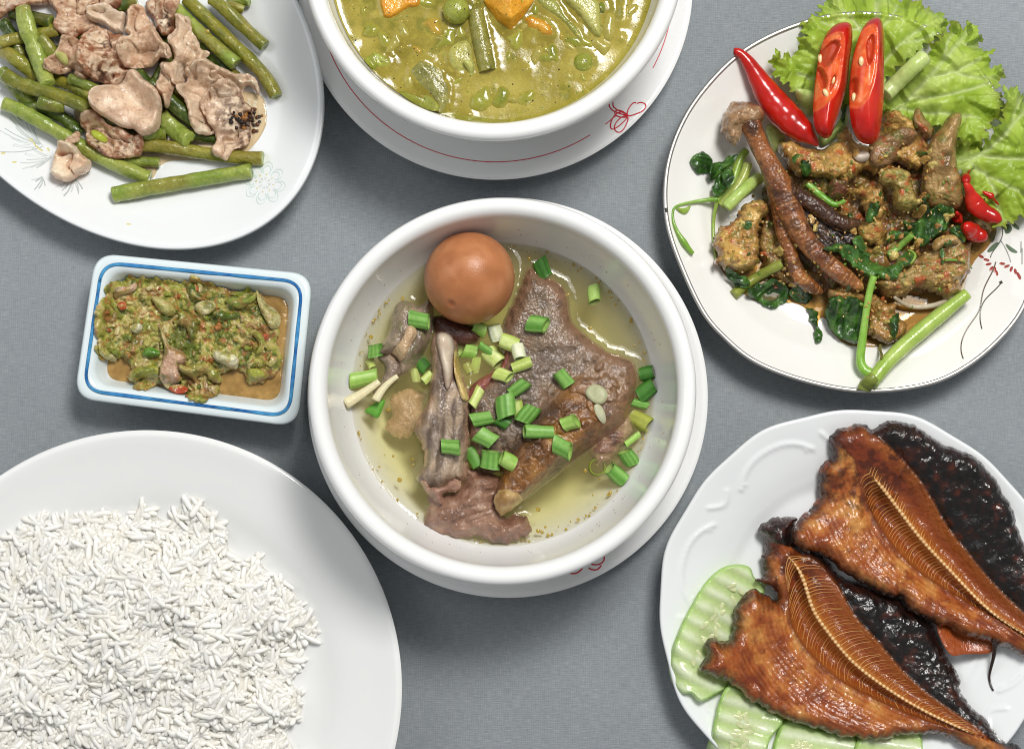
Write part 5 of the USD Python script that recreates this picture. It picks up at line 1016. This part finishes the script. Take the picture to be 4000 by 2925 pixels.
for x, y, a in [(2050, 495, 200), (2062, 515, 170), (2072, 535, 130), (2085, 540, 95), (2090, 560, 75), (2020, 475, 215), (2165, 530, 160), (2180, 540, 110), (2195, 555, 80), (2208, 578, 70), (2140, 520, 190), (2215, 590, 75)]:
    cx = x + 14 * math.cos(math.radians(a)); cy = y + 14 * math.sin(math.radians(a)); th_ = np.linspace(0, 6.28, 9)[:-1]; q = [(cx + 18 * math.cos(t_) * math.cos(math.radians(a)) - 8 * math.sin(t_) * math.sin(math.radians(a)), cy + 18 * math.cos(t_) * math.sin(math.radians(a)) + 8 * math.sin(t_) * math.cos(math.radians(a))) for t_ in th_]
    b = closed(P(crop_q(q, c4), .014), .0005); p, t, nb, d = fill(b, .001, np.random.default_rng(1)); v, f = two_sided(p, t, nb, hs(p) + .00014, hs(p) - .0001); obj('petal_print', (v, f), 'print', DUCK_PLATE, col=lin('#9a4038'))
puddle('duck_juice', '380,420 400,560 470,640 560,715 700,765 850,755 930,800 970,900 985,990 1010,980 1010,860 1040,850 1070,920 1110,965 1180,1015 1300,1030 1500,990 1720,820 1890,620 1950,500 2065,335 1900,200 600,200', c4, 'duck_juice', 'oily yellow brown juice around the spicy duck', 'sauce', th=.0010, seed=4)

look('lettuce', rough=.38, spec=.45, bumps=((500, .0004), (1600, .0002)), coat=.3, coatr=.2, var=.12, vscale=700)
def leafmat(name, rough=.35, tr=.3, bump=.0004):
    usdkit.material(stage, '/World/Looks/' + name, {'g': ('geometry', {}), 'a': ('attribute', {'attribute': 'Col'}), 'n': ('noise_texture', {'scale': 380, 'detail': 3.0}), 'b': ('bump', {'distance': bump}), 'p': ('principled_bsdf', {'roughness': rough, 'coat_weight': .35, 'coat_roughness': .15}), 't': ('translucent_bsdf', {}), 'm': ('mix_closure', {'fac': tr})},
        [('g.position', 'n.vector'), ('n.fac', 'b.height'), ('b.normal', 'p.normal'), ('a.color', 'p.base_color'), ('a.color', 't.color'), ('p.BSDF', 'm.closure1'), ('t.BSDF', 'm.closure2')], surface='m.closure')
leafmat('lettuce', .36, .38)
leafmat('basil', .22, .08, .0012)
def lettuce(s, veins, label, seed, lift=.004, frill=.0035, crop=c3, zg=.03, pale=0.0):
    """a frilled leaf: outline, midrib and veins; the edge waves up and down"""
    q = pp(s, crop); rng = np.random.default_rng(seed)
    b = closed(P(q, zg), .0007); c = np.roll(b, -1, 0) - np.roll(b, 1, 0); nr = np.stack([c[:, 1], -c[:, 0]], 1) / np.linalg.norm(c, axis=1)[:, None]
    sarc = np.arange(len(b)) * .0007; teeth = .0011 * np.sin(sarc * 2 * np.pi / .0052 + 2.5 * f3(np.c_[b, 0 * sarc], 60, seed, 2)) + .0008 * np.sin(sarc * 2 * np.pi / .0023 + 3 * f3(np.c_[b, 0 * sarc], 90, seed + 1, 2))
    b = b + nr * teeth[:, None]
    p, t, nb, d = fill(b, .0008, rng); tree = cKDTree(b); _, ib = tree.query(p)
    ph = sarc[ib]; wob = np.sin(ph * 2 * np.pi / .016 + 6 * f3(np.c_[p, 0 * d], 35, seed + 2, 2))
    vl = [openline(P(pp(v, crop), zg), step=.001) for v in veins]; dv = np.full(len(p), 9.0); mainw = np.zeros(len(p))
    for k, l in enumerate(vl):
        dd = cKDTree(l).query(p)[0] * (1 if k == 0 else 1.35); dv = np.minimum(dv, dd)
    q3 = np.c_[p, np.full(len(p), seed * .1)]
    base = support(b, .010)(p)
    z = base + lift + frill * wob * np.exp(-d / .009) + .0026 * (f3(q3, 75, seed + 3, 2) - .5) * sstep(0, .004, d) + .0022 * (1 - np.exp(-dv / .004)) * (.4 + f3(q3, 150, seed + 4, 2)) - .0012 * np.exp(-dv / .0016)
    z += .0012 * np.abs(f3(q3, 260, seed + 5, 2) - .5) * 2; z = np.maximum(z, hs(p) + .0012)
    v, f = two_sided(p, t, nb, z, z - .0005); 
    m = f3(q3, 90, seed, 3); col = rampc(m, [(.3, '#a3bf3e'), (.5, '#bcd656'), (.7, '#cfe278')]); col = mixc(col, lin('#dbe6a8'), np.exp(-(dv / .0011) ** 2) * .8 + pale); col = mixc(col, lin('#7a9e30'), .5 * np.exp(-d / .003) * sstep(.4, .6, m)); col = mixc(col, lin('#9a8a3c'), .5 * np.exp(-d / .0008) * sstep(.52, .6, f3(q3, 200, seed + 9, 2)))
    hraise(p, z)
    obj('lettuce_leaf', (v, f), 'lettuce', col=np.vstack([col, col]), label=label, cat='lettuce')
lettuce('1030,10 1090,-60 1500,-90 1740,-10 1770,10 1830,80 1840,150 1770,200 1680,250 1600,330 1500,400 1400,520 1200,600 1000,570 890,560 840,500 770,440 725,345 740,300 790,312 850,296 890,300 885,240 930,195 905,130 960,85 1010,60', ['1330,600 1400,420 1390,200 1400,-40', '1400,400 1530,240 1700,120', '1390,300 1280,150 1180,20', '1390,420 1230,320 1080,200', '1400,150 1480,60 1530,-30', '1390,470 1150,460 900,420', '1530,240 1650,210 1780,180', '1280,150 1180,140 1040,110'], 'upper lettuce leaf behind the two cut chilies', 41)
lettuce('1870,100 1920,120 1990,85 2010,140 2060,190 2045,250 2110,280 2080,345 2165,375 2170,450 2140,520 2150,600 2120,700 2060,790 1995,915 1900,860 1760,750 1620,720 1450,720 1395,650 1430,570 1560,470 1640,380 1690,290 1760,200 1820,150', ['1420,700 1600,560 1760,380 1900,220 1960,140', '1700,450 1850,420 2020,330', '1600,560 1800,560 2080,480', '1500,630 1750,660 2010,700', '1780,360 1800,260 1860,170', '1900,220 1980,240 2050,220', '1850,420 1980,450 2120,440'], 'middle lettuce leaf with fan veins right of the chilies', 42, lift=.006)
lettuce('2130,560 2180,520 2259,550 2340,580 2420,800 2430,1150 2330,1300 2240,1330 2180,1365 2110,1385 2080,1300 2010,1200 1900,1060 1850,960 1880,850 1990,905 2080,780 2140,680', ['1900,960 2060,900 2200,760 2330,640', '2000,930 2180,960 2380,950', '1950,980 2100,1080 2300,1180', '2200,760 2230,660 2250,590', '2050,1040 2120,1200 2160,1330'], 'lower lettuce leaf at the right edge of the photo', 43, lift=.007)

# base of the pile
DARK = [(.25, '#4a3216'), (.45, '#75522a'), (.6, '#94703a'), (.8, '#ad8a46')]
CURRY = [(.22, '#7a5426'), (.4, '#a87c40'), (.55, '#c2984f'), (.7, '#d0ae66'), (.85, '#bdb25a')]
look('duck_fry', rough=0.3, spec=.5, bumps=((380, .0014), (1000, .0003)), coat=1.0, coatr=0.04, var=.2, vscale=800, roughvar=.12)
FR = dict(crop=c4, edge=.0036, rag=.0016, lump=.0022, lumpf=140, amp=.0022, freq=280, ridge=.0022, ridgef=260)
def dk(s, th, label, stops=CURRY, cat='duck', **kw):
    k = dict(FR); k['ridged'] = (math.cos(len(label)), math.sin(len(label))); k.update(kw)
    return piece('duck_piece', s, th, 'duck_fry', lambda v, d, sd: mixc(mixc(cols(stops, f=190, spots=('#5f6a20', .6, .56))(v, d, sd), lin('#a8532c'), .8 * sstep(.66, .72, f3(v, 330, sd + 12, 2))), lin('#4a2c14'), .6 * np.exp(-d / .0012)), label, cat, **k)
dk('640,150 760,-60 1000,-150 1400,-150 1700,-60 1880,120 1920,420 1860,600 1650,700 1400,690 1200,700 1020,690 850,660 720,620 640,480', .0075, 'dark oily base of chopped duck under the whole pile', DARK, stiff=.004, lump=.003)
def stem(s, w, c, label, crop=c4, cat='greens', mat='veg', **kw):
    return tube('water_spinach', s, w, mat, cols([(.3, c[0]), (.7, c[1])], f=120), label, cat, crop, **kw)
G1 = ('#7a9a34', '#98b450'); G2 = ('#8fae4c', '#b0c870')
stem('1640,360 1540,450 1415,575', 100, ('#a9bf68', '#c4d48c'), 'fat pale stem end standing out of the lettuce', crop=c3, lift=.002)
stem('560,920 500,1030 470,1120 380,1230', [50, 60, 70, 40], G1, 'forked pale stem left of the duck foot', crop=c3)
stem('570,1000 520,1120 400,1260', 62, ('#8c9c44', '#a9b45c'), 'fuzzy olive stem beside the forked stem', crop=c3)
stem('650,1070 560,1150 430,1275', 78, G2, 'pale cut spring onion stalk left of the duck foot', crop=c3, lift=.001)
piece('stalk_piece', '680,780 730,755 800,830 770,900 735,930 700,860', .006, 'veg', cols([(.3, '#8a9a44'), (.7, '#b4bc70')]), 'speckled pale stalk chunk right of the duck claw', 'greens', crop=c3, stiff=.003)
piece('stalk_piece', '850,565 900,555 1000,590 975,690 900,650', .005, 'veg', cols([(.3, '#8fae4c'), (.7, '#b8cc7c')]), 'pale stalk end beneath the left cut chili', 'greens', crop=c3, stiff=.003)
piece('stalk_piece', '1010,830 1100,770 1160,700 1180,740 1100,850 1020,890', .005, 'veg', cols([(.3, '#8fae4c'), (.7, '#b8cc7c')]), 'pale stalk between the two cut chilies', 'greens', crop=c3, stiff=.003)
stem('385,120 360,240 358,380 370,500', [26, 22, 20, 14], G1, 'thin stem hanging down past the left duck chunk')
stem('390,112 250,130 130,165 108,195 112,270 150,350 200,420 232,455', [34, 26, 18, 16, 18, 24, 40, 26], ('#5f8f2c', '#7faa42'), 'thin curling stem with a bud on the left rim')
stem('130,180 175,195 215,160', [14, 40, 10], G1, 'little leaf bract on the curling stem', flat=.5)
def bas(s, label, crop=c4, seed=1, th=.0036, pale=.0, stiff=.0025, lift=0.0, cat='basil'):
    q = pp(s, crop)
    v, f, d = slab(q, th, seed=seed, res=.0006, edge=.002, stiff=stiff, rag=.0014, ragf=330, lump=.0022, lumpf=210, ridge=.0050, ridgef=330, ridged=(math.cos(seed), math.sin(seed)), amp2=.0004, freq2=800, lift=lift)
    m = f3(v, 260, seed, 3); c = rampc(m, [(.25, '#14280c'), (.45, '#274a18'), (.6, '#3d6624'), (.8, '#5d8436')]); c = mixc(c, lin('#6ca24a'), np.full(len(v), pale))
    obj('basil_leaf', (v, f), 'basil', col=c, label=label, cat=cat)
bas('240,965 290,930 340,948 352,1005 330,1050 270,1050 235,1015', 'round dark basil leaf at the left rim', c3, 3)
bas('330,1070 370,1010 430,970 505,940 492,990 430,1030 380,1075 340,1110', 'long basil leaf above the curling stem', c3, 4, lift=.001)
bas('400,1075 440,1060 450,1100 410,1160 360,1200 370,1130', 'small wilted basil leaf below the long one', c3, 5)
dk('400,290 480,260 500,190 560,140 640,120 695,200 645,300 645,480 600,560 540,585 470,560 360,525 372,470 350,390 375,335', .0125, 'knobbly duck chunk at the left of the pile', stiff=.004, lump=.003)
stem('478,712 600,615 770,525', 66, ('#6f7a2c', '#8c9440'), 'short olive stem at the lower left of the pile')
bas('430,560 520,590 570,640 500,650 450,610', 'dark leaf beneath the left duck chunk', c4, 6)
bas('560,705 650,632 760,628 812,680 800,740 700,770 620,725', 'wilted basil leaf in the juice at the lower left', c4, 7)
bas('820,690 900,660 955,705 930,755 850,735', 'small wilted leaf right of the lower left basil', c4, 8)
bas('905,770 970,780 1002,830 990,870 1024,930 1010,985 988,1003 970,900 940,830', 'dark leaf strip trailing on the white plate at the front', c4, 9)
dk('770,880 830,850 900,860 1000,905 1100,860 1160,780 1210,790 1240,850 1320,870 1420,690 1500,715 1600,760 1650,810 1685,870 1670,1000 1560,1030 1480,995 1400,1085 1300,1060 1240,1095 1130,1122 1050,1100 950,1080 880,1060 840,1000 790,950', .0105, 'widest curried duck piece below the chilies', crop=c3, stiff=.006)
dk('1330,870 1450,800 1580,795 1605,840 1500,900 1480,960 1380,1030 1320,980', .0045, 'folded brown duck skin flap on the widest piece', [(.3, '#7a5836'), (.6, '#9c7a54'), (.8, '#b4966a')], crop=c3, ridge=.002, rag=.0004, lump=.001)
piece('bone_end', '1215,945 1260,920 1310,940 1300,980 1240,985', .0035, 'bone', cols([(.3, '#a08a74'), (.7, '#c9b8a6')]), 'shiny pale bone knob on the widest duck piece', 'bone', crop=c3, stiff=.002)
dk('1575,745 1612,655 1660,720 1710,795 1690,860 1620,810', .006, 'pointed duck wing tip above the right wing', [(.3, '#7a5a30'), (.7, '#a9865a')], crop=c3, rag=.0003)
dk('1685,870 1760,765 1825,690 1875,685 1872,760 1850,850 1862,1000 1905,1150 1885,1260 1800,1262 1700,1250 1660,1110 1665,1000', .0115, 'long glossy duck wing standing at the right of the pile', [(.25, '#5f4424'), (.45, '#8f6f40'), (.6, '#a98854'), (.8, '#bda06a')], crop=c3, stiff=.006, rag=.0004, lump=.0015, amp=.0006, edge=.008, ridge=.0015, ridged=(.3, 1))
dk('1210,60 1300,40 1380,25 1405,120 1390,230 1330,265 1270,160', .008, 'pale tan duck chunk in the middle of the pile', stiff=.005)
dk('1370,-28 1470,-70 1560,-50 1600,50 1630,160 1560,185 1480,160 1460,50 1400,30', .0105, 'yellowish square duck chunk right of the middle', [(.3, '#8a7434'), (.55, '#b09a54'), (.8, '#b9a860')], stiff=.005, rag=.0005)
dk('1060,40 1120,10 1180,50 1170,110 1090,100', .006, 'small reddish duck scrap in the middle', [(.3, '#5a3324'), (.7, '#8a5a44')])
dk('1540,480 1700,420 1760,340 1850,345 1885,390 1925,450 1935,590 1900,640 1880,690 1830,735 1720,700 1560,690 1470,720 1430,700 1370,640 1420,600 1500,560', .0105, 'fibrous duck breast piece at the lower right', [(.25, '#6a4628'), (.45, '#96733e'), (.6, '#ac8c54'), (.8, '#c0a66c')], stiff=.006, ridge=.0035, ridgef=380, ridged=(1, .25))
tube('rib_bone', '1450,725 1520,765 1620,782 1720,770 1820,725 1870,650', [26, 34, 34, 32, 28, 20], 'bone', cols([(.3, '#b09a7c'), (.7, '#d3c6ae')]), 'curved pale rib bone along the lower right breast piece', 'bone', c4, lift=.001)
dk('1060,680 1150,655 1260,690 1330,715 1480,770 1500,820 1545,880 1532,935 1460,992 1380,985 1300,930 1290,860 1200,770 1090,750', .0105, 'duck chunk at the very front of the pile', [(.25, '#7a4e24'), (.5, '#a87c40'), (.75, '#c09a5c')], stiff=.005, lump=.003)
bas('1055,745 1140,715 1250,755 1300,860 1290,960 1240,1020 1150,985 1080,880', 'black green leaf wrapped over the front duck chunk', c4, 11, th=.0045, stiff=.005)
bas('1455,850 1500,815 1495,880 1465,970 1445,930', 'dark leaf scrap on the front duck chunk', c4, 12)
dk('1240,300 1330,235 1405,290 1425,370 1360,415 1290,380', .006, 'tan duck scrap above the green basil sprig', stiff=.004)
# duck foot -------------------------------------------------------
import manifold3d as m3
def chain(pts, crop, zs):
    s = pp(' '.join(f'{x},{y}' for x, y, w in pts), crop); k = (crop[2] - crop[0]) / crop[3]; out = []
    for (x, y, w), q, z in zip(pts, s, zs): out.append((*P(q, z)[0], z, w * k * scale_at(z) / 2))
    return out
def limbs(chains, res=.00055):
    acc = []
    for ch in chains:
        for a, b in zip(ch[:-1], ch[1:]): acc.append(m3.Manifold.batch_hull([m3.Manifold.sphere(p[3], 18).translate(p[:3]) for p in (a, b)]))
    m = m3.Manifold.batch_boolean(acc, m3.OpType.Add).refine_to_length(res).to_mesh(); t = trimesh.Trimesh(np.array(m.vert_properties[:, :3]), m.tri_verts, process=True)
    trimesh.smoothing.filter_taubin(t, iterations=40); return t
zb = float(np.median(hs(P(pp('900,200 800,100 1000,400', c4), .03)))) + .001
up = -1098
leg = chain([(555, 705, 150), (592, 780, 122), (640, 900, 120), (700, 1010, 126), (745, 1110, 158), (790, 1190, 185)], c3, [.0225, .024, zb + .008, zb + .010, zb + .010, zb + .008])
t1 = chain([(770, 60, 180), (820, 190, 160), (880, 310, 140), (960, 420, 124), (1060, 520, 116), (1150, 590, 108), (1245, 652, 62)], c4, [zb + .008, zb + .0085, zb + .009, zb + .009, zb + .0095, zb + .0095, zb + .008])
t2 = chain([(770, 120, 150), (790, 320, 105), (820, 420, 90), (845, 520, 92), (880, 600, 100), (960, 660, 80), (1005, 685, 48)], c4, [zb + .006, zb + .004, zb + .003, zb + .003, zb + .003, zb + .002, zb])
t3 = chain([(790, 60, 130), (900, 120, 110), (1000, 175, 105), (1080, 240, 95), (1160, 275, 88), (1225, 272, 60)], c4, [zb + .008, zb + .0075, zb + .008, zb + .0085, zb + .008, zb + .007])
ft = limbs([leg, t1, t2, t3]); v = np.array(ft.vertices)
sk = np.vstack([openline(np.array(c)[:, :3], step=.0005) for c in (leg, t1, t2, t3)]); sl = np.concatenate([np.arange(len(openline(np.array(c)[:, :3], step=.0005))) * .0005 + k for k, c in enumerate((leg, t1, t2, t3))]); part_ = np.concatenate([np.full(len(openline(np.array(c)[:, :3], step=.0005)), k) for k, c in enumerate((leg, t1, t2, t3))])
_, ii = cKDTree(sk).query(v); sa = sl[ii]; pt = part_[ii]
band = np.abs(np.sin(sa * np.pi / .0021 + .8 * (f3(v, 300, 2, 2) - .5))); scale_on = np.where(pt == 0, .35, 1.0)
v = v + np.array(ft.vertex_normals) * ((.00038 * np.sqrt(band) - .00018) * scale_on + .0003 * (f3(v, 500, 4, 2) - .5))[:, None]
c = rampc(f3(v, 140, 7, 3), [(.25, '#5a3018'), (.5, '#875028'), (.75, '#9c6434')]); c = mixc(c, lin('#c8925a'), .75 * (1 - sstep(.0, .30, band)) * np.where(pt == 0, .25, 1)); c = mixc(c, lin('#2b1a12'), .85 * (pt == 3) * sstep(.35, .6, f3(v, 120, 9, 2) + .25)); c = mixc(c, lin('#2b1a12'), .6 * sstep(.56, .66, f3(v, 170, 19, 2)))
tip = np.array(t1[-1][:3]); c = mixc(c, lin('#b4763c'), np.exp(-(np.linalg.norm(v - tip, axis=1) / .003) ** 2))
FT = thing('webbed_claw', [*np.array(leg)[0, :2], .018], 'brown scaly duck foot with spread toes lying across the pile', 'duck'); obj('foot', (v, ft.faces), 'duck_fry', FT, col=c); hraise(v[:, :2], v[:, 2])
web = '850,130 930,140 1010,200 1060,270 1140,320 1230,330 1220,400 1120,420 1010,430 930,360 870,260'
vv, ff, d = slab(pp(web, c4), .0022, seed=6, res=.0007, zfix=zb + .0045, ridge=.003, ridgef=330, ridged=(.8, -.6), rag=.0006, lump=.0012); obj('web', (vv, ff), 'duck_fry', FT, col=cols([(.3, '#1b120e'), (.6, '#33241c'), (.8, '#5a4030')])(vv, d, 5), label='dark wrinkled web between the toes'); 
vv, ff, d = slab(pp('430,665 520,620 620,648 662,720 640,780 570,800 520,850 482,890 440,845 405,790', c3), .0115, seed=9, res=.0007, zfix=.0170, lump=.004, lumpf=170, amp=.002, freq=330, rag=.0012); obj('knuckle', (vv, ff), 'duck_fry', FT, col=cols([(.25, '#5f3c22'), (.5, '#94704c'), (.75, '#b99a78')])(vv, d, 5), label='rough pale joint end of the leg')
bas('1015,435 1100,402 1200,410 1300,440 1340,500 1450,530 1580,440 1592,485 1500,560 1480,605 1380,600 1310,572 1220,530 1150,482 1060,452', 'bright wilted basil sprig at the front of the pile', c4, 15, th=.0055, pale=.18, stiff=.004)
bas('1220,380 1260,365 1300,420 1280,450 1240,430', 'small upright leaf on the basil sprig', c4, 16, pale=.15)
bas('1530,250 1570,330 1640,405 1700,375 1780,300 1815,200 1750,168 1680,180 1640,95 1618,140 1640,220 1580,260', 'dark crumpled basil clump at the right of the pile', c4, 17, th=.006, stiff=.004)
bas('1800,300 1865,280 1912,350 1880,392 1825,352', 'dark basil leaf beside the small red chilies', c4, 18, stiff=.004)
bas('1300,210 1335,128 1372,138 1362,200 1310,255', 'single dark basil leaf in the middle of the pile', c4, 19, stiff=.004)
bas('1420,330 1540,325 1570,345 1500,372 1425,385', 'green leaf strip above the basil sprig', c4, 20, pale=.15)
bas('1200,1005 1225,1060 1290,1100 1355,1090 1310,1112 1225,1102 1195,1050', 'curved dark leaf edge on the widest duck piece', c3, 21, stiff=.004)
bas('900,1000 935,995 940,1030 925,1070 900,1050', 'small green leaf on the left of the widest duck piece', c3, 22, stiff=.003)
bas('850,965 885,955 890,985 860,995', 'tiny green leaf under the long chili', c3, 23, stiff=.003, th=.002)
bas('1740,470 1765,395 1785,440 1768,525', 'pointed green leaf tip at the right', c4, 24, pale=.3)
bas('1150,690 1200,560 1180,545 1170,690 1160,760', 'dark green stalk leaf between the cut chilies', c3, 25)
bas('420,-30 450,-60 470,0 430,60', 'dark green scrap behind the stems at the left', c4, 26)
piece('onion_curl', '1705,390 1760,345 1850,350 1860,390 1790,400 1740,430 1715,435', .004, 'duck_fry', cols([(.3, '#94703c'), (.7, '#b99a60')]), 'curled brown onion strip below the dark basil clump', 'onion', crop=c4, stiff=.004)
stem('935,20 1000,80 1070,140 1110,155 1160,130', [40, 48, 46, 40, 26], ('#5f9a2c', '#88b84c'), 'green stem crossing the middle by the duck foot')
stem('1430,470 1500,410 1560,350', [40, 44, 40], ('#6f9f34', '#8fb85a'), 'short green stalk of the basil sprig')
stem('1560,430 1590,460 1560,520', [14, 18, 14], G1, 'tiny green loop at the end of the basil sprig')
stem('1770,500 1870,500 1965,535', [16, 18, 10], ('#4f8024', '#6f9c3c'), 'thin green stalk pointing over the plate print')
stem('1330,600 1300,720 1278,880 1262,1020 1255,1110 1275,1165 1330,1195 1385,1185', [46, 46, 46, 46, 54, 56, 66, 80], ('#76a83a', '#97c257'), 'slender bent green stem looping down to the front rim', lift=.002, stiff=8)
stem('1912,700 1800,790 1600,955 1430,1110 1360,1190 1310,1255', [72, 92, 104, 100, 96, 92], ('#8fae48', '#aec468'), 'thick pale stalk lying along the front of the plate', stiff=10)
stem('1340,1210 1300,1260 1285,1292', [70, 96, 80], ('#5f6a2a', '#7d8a3a'), 'frayed brownish end of the thick pale stalk', flat=.7)
stem('1385,1010 1375,1060 1360,1110', [22, 20, 18], ('#5a5426', '#7a7036'), 'thin brown stem under the thick pale stalk')
# chilies ---------------------------------------------------------
look('chili_skin', rough=0.24, spec=.6, sss=.08, sscale=.0015, sssr=(1, .2, .1), bumps=((220, .0002),), coat=0.5, coatr=0.14, var=.06, vscale=200)
look('chili_flesh', rough=.28, spec=.5, sss=.2, sscale=.0015, sssr=(1, .4, .2), bumps=((900, .00025),), coat=.6, coatr=.1, var=.1)
RED = cols([(.3, '#a01008'), (.5, '#bc1a10'), (.75, '#c9301c')], f=70)
for s, w_, l in [('1930,-60 1900,0 1890,40', [10, 50, 60], 'red chili tip leaning on the lower lettuce leaf'), ('1885,30 1940,100 1985,165 2060,215 2115,262', [70, 105, 116, 112, 96], 'longer small red chili beside the lower lettuce leaf'), ('1860,190 1890,215 1920,235', [40, 70, 50], 'red chili end behind the wing'), ('1905,275 1985,300 2068,338', [100, 118, 106], 'lowest small red chili beside the plate print'), ('2000,80 2080,120 2118,150', [30, 44, 20], 'thin dark red chili strip against the lettuce')]:
    n_ = 36; tube('red_chili', s, np.r_[.35 * w_[0], .8 * w_[0], w_, w_[-1], .85 * w_[-1], .4 * w_[-1]], 'chili_skin', RED, l, 'chili', c4, ns=18, stiff=5)
tube('red_chili', '478,322 520,335 580,400 660,520 740,630 840,745 930,830 995,895', [44, 84, 124, 166, 188, 186, 140, 18], 'chili_skin', RED, 'whole red chili lying with its tip on the plate rim', 'chili', c3, ns=22, n=60, stiff=12)
def cut_chili(s, face, cav, seeds, label, seed):
    T = None; q = pp(s, c3); fq = P(pp(face, c3), .055); fp = shapely.Polygon(closed(fq, .001)); cq = [shapely.Polygon(closed(P(pp(x, c3), .055), .0008)) for x in cav]
    bd = closed(fq, .0006); tr = cKDTree(bd)
    def ex(p, d, w):
        ins = shapely.contains_xy(fp, p[:, 0], p[:, 1]); dd = tr.query(p)[0]; h = np.where(ins, -.0014 * sstep(0, .0012, dd), 0)
        for c_ in cq:
            i2 = shapely.contains_xy(c_, p[:, 0], p[:, 1]); dc = cKDTree(np.array(c_.exterior.coords)).query(p)[0]; h -= np.where(i2, .0028 * sstep(0, .0014, dc), 0)
        return h
    v, f, d = slab(q, .0135, seed=seed, res=.00058, edge=.0085, stiff=.010, extra=ex, zg=.045, lift=.001)
    T = thing('cut_chili', [*v[:, :2].mean(0), v[:, 2].min()], label, 'chili'); n_ = len(v) // 2
    ins = shapely.contains_xy(fp, v[:, 0], v[:, 1]) & (np.arange(len(v)) < n_); dd = tr.query(v[:, :2])[0]; sg = np.where(ins, dd, -dd)
    col = RED(v, d, 3); fl = cols([(.3, '#cc3a14'), (.55, '#e0602a'), (.8, '#ec8c52')], f=240)(v, d, 6); col = np.where(ins[:, None], fl, col); col = mixc(col, lin('#e8603a'), np.exp(-(sg / .0004) ** 2) * .7)
    for c_ in cq:
        i2 = shapely.contains_xy(c_, v[:, 0], v[:, 1]) & ins; col[i2] = mixc(col[i2], lin('#a82a10'), np.full(i2.sum(), .7))
    obj('chili_body', (v, f), 'chili_skin', T, col=col)
    for x, y, a in seeds:
        e = P(crop_q([(x, y)], c3), .055)[0]; ar = math.radians(-a); u = ico.vertices * [.0021, .0011, .0006]; u = u @ np.array([[math.cos(ar), math.sin(ar), 0], [-math.sin(ar), math.cos(ar), 0], [0, 0, 1]]); obj('chili_seed', (u + [*e, float(hs(e)[0]) + .0003], ico.faces), 'bone', T, col=lin('#e6c48a'))
cut_chili('1175,122 1212,150 1202,350 1192,480 1160,610 1105,770 1062,842 1000,815 974,720 978,600 1002,400 1042,225 1110,142', '1172,128 1205,160 1196,360 1172,480 1085,588 1020,612 990,570 1010,400 1050,235 1115,148', ['1150,170 1185,200 1160,270 1110,340 1070,320 1060,250 1100,200', '1060,320 1090,360 1110,420 1095,480 1060,430', '1150,390 1165,400 1140,480 1120,500 1125,440'], [(1075, 270, 85), (1148, 415, 100), (1098, 505, 60)], 'left cut red chili with seeds showing', 71)
cut_chili('1375,82 1408,110 1410,350 1410,600 1396,760 1370,850 1315,872 1250,840 1200,700 1196,560 1210,380 1255,220 1310,120', '1372,88 1402,115 1402,300 1380,450 1320,590 1270,618 1215,570 1205,440 1230,300 1270,195 1325,115', ['1340,190 1380,150 1385,270 1350,360 1330,300', '1240,440 1270,420 1285,500 1262,570 1240,520'], [(1265, 545, 85), (1300, 330, 90)], 'right cut red chili with an open hollow core', 73)
# chopped bits over the pile
rng = np.random.default_rng(91); BT = thing('minced_seasoning', [*P(crop_q([(1300, 200)], c4), .03)[0], .03], 'minced garlic and chili bits clinging to the spicy duck', 'seasoning'); JN = []
pl = shapely.Polygon(pp('400,300 560,140 760,-120 1000,-180 1600,-250 1880,120 1930,500 1880,650 1500,900 1300,900 1050,700 700,640 420,520', c4)); n = 0
k_ = 0
while k_ < 130:
    x, y = rng.uniform(2830, 3790), rng.uniform(540, 1300)
    if not shapely.contains_xy(pl, x, y): continue
    r = rng.uniform(8, 22); a = np.linspace(0, 6.28, 8)[:-1]; rr = r * rng.uniform(.55, 1.2, 7); e_ = rng.uniform(.5, 1); o_ = rng.uniform(0, 6.28); qx, qy = rr * np.cos(a), rr * np.sin(a) * e_
    s_ = np.stack([x + qx * math.cos(o_) - qy * math.sin(o_), y + qx * math.sin(o_) + qy * math.cos(o_)], 1); cc = [('#a87c3c', '#c4a05a'), ('#8a6030', '#a87c44'), ('#b8a050', '#ccb870'), ('#2c4a18', '#44682a'), ('#a04a26', '#b8622e')][rng.choice(5, p=[.36, .26, .18, .14, .06])]
    vv, ff, d = slab(s_, rng.uniform(.0010, .0022), seed=700 + k_, res=.00065, stiff=.001, edge=.001, rag=.0005, ragf=700, amp=.0006, freq=600, lift=-.0004, zg=.035); obj('paste_bit', (vv, ff), 'duck_fry', BT, col=cols([(.3, cc[0]), (.7, cc[1])], f=400)(vv, d, k_)); k_ += 1
while n < 420:
    x, y = rng.uniform(2800, 3800), rng.uniform(530, 1330)
    if not shapely.contains_xy(pl, x, y): continue
    e = P([(x, y)], .035)[0]; r = rng.uniform(.0003, .0010); c = lin(rng.choice(['#b9924c', '#a07838', '#a8502c', '#bfa468', '#5c7a20', '#8a6a2c'], p=[.3, .24, .08, .14, .1, .14])); u = i1.vertices * [r, r * rng.uniform(.4, .9), r * .5]; a = rng.uniform(0, 6.28)
    u = u @ np.array([[math.cos(a), math.sin(a), 0], [-math.sin(a), math.cos(a), 0], [0, 0, 1]]); JN.append((r, u + [*e, float(hs(e)[0]) + r * .15], c)); n += 1
JN.sort(key=lambda a: -a[0])
for r, u, c in JN[:120]: obj('minced_bit', (u, i1.faces), 'duck_fry', BT, col=c)
m_ = joined([(u, i1.faces) for r, u, c in JN[120:]]); obj('minced_bits', m_, 'duck_fry', BT, col=np.vstack([np.repeat(c[None], len(i1.vertices), 0) for r, u, c in JN[120:]]), kind='stuff')
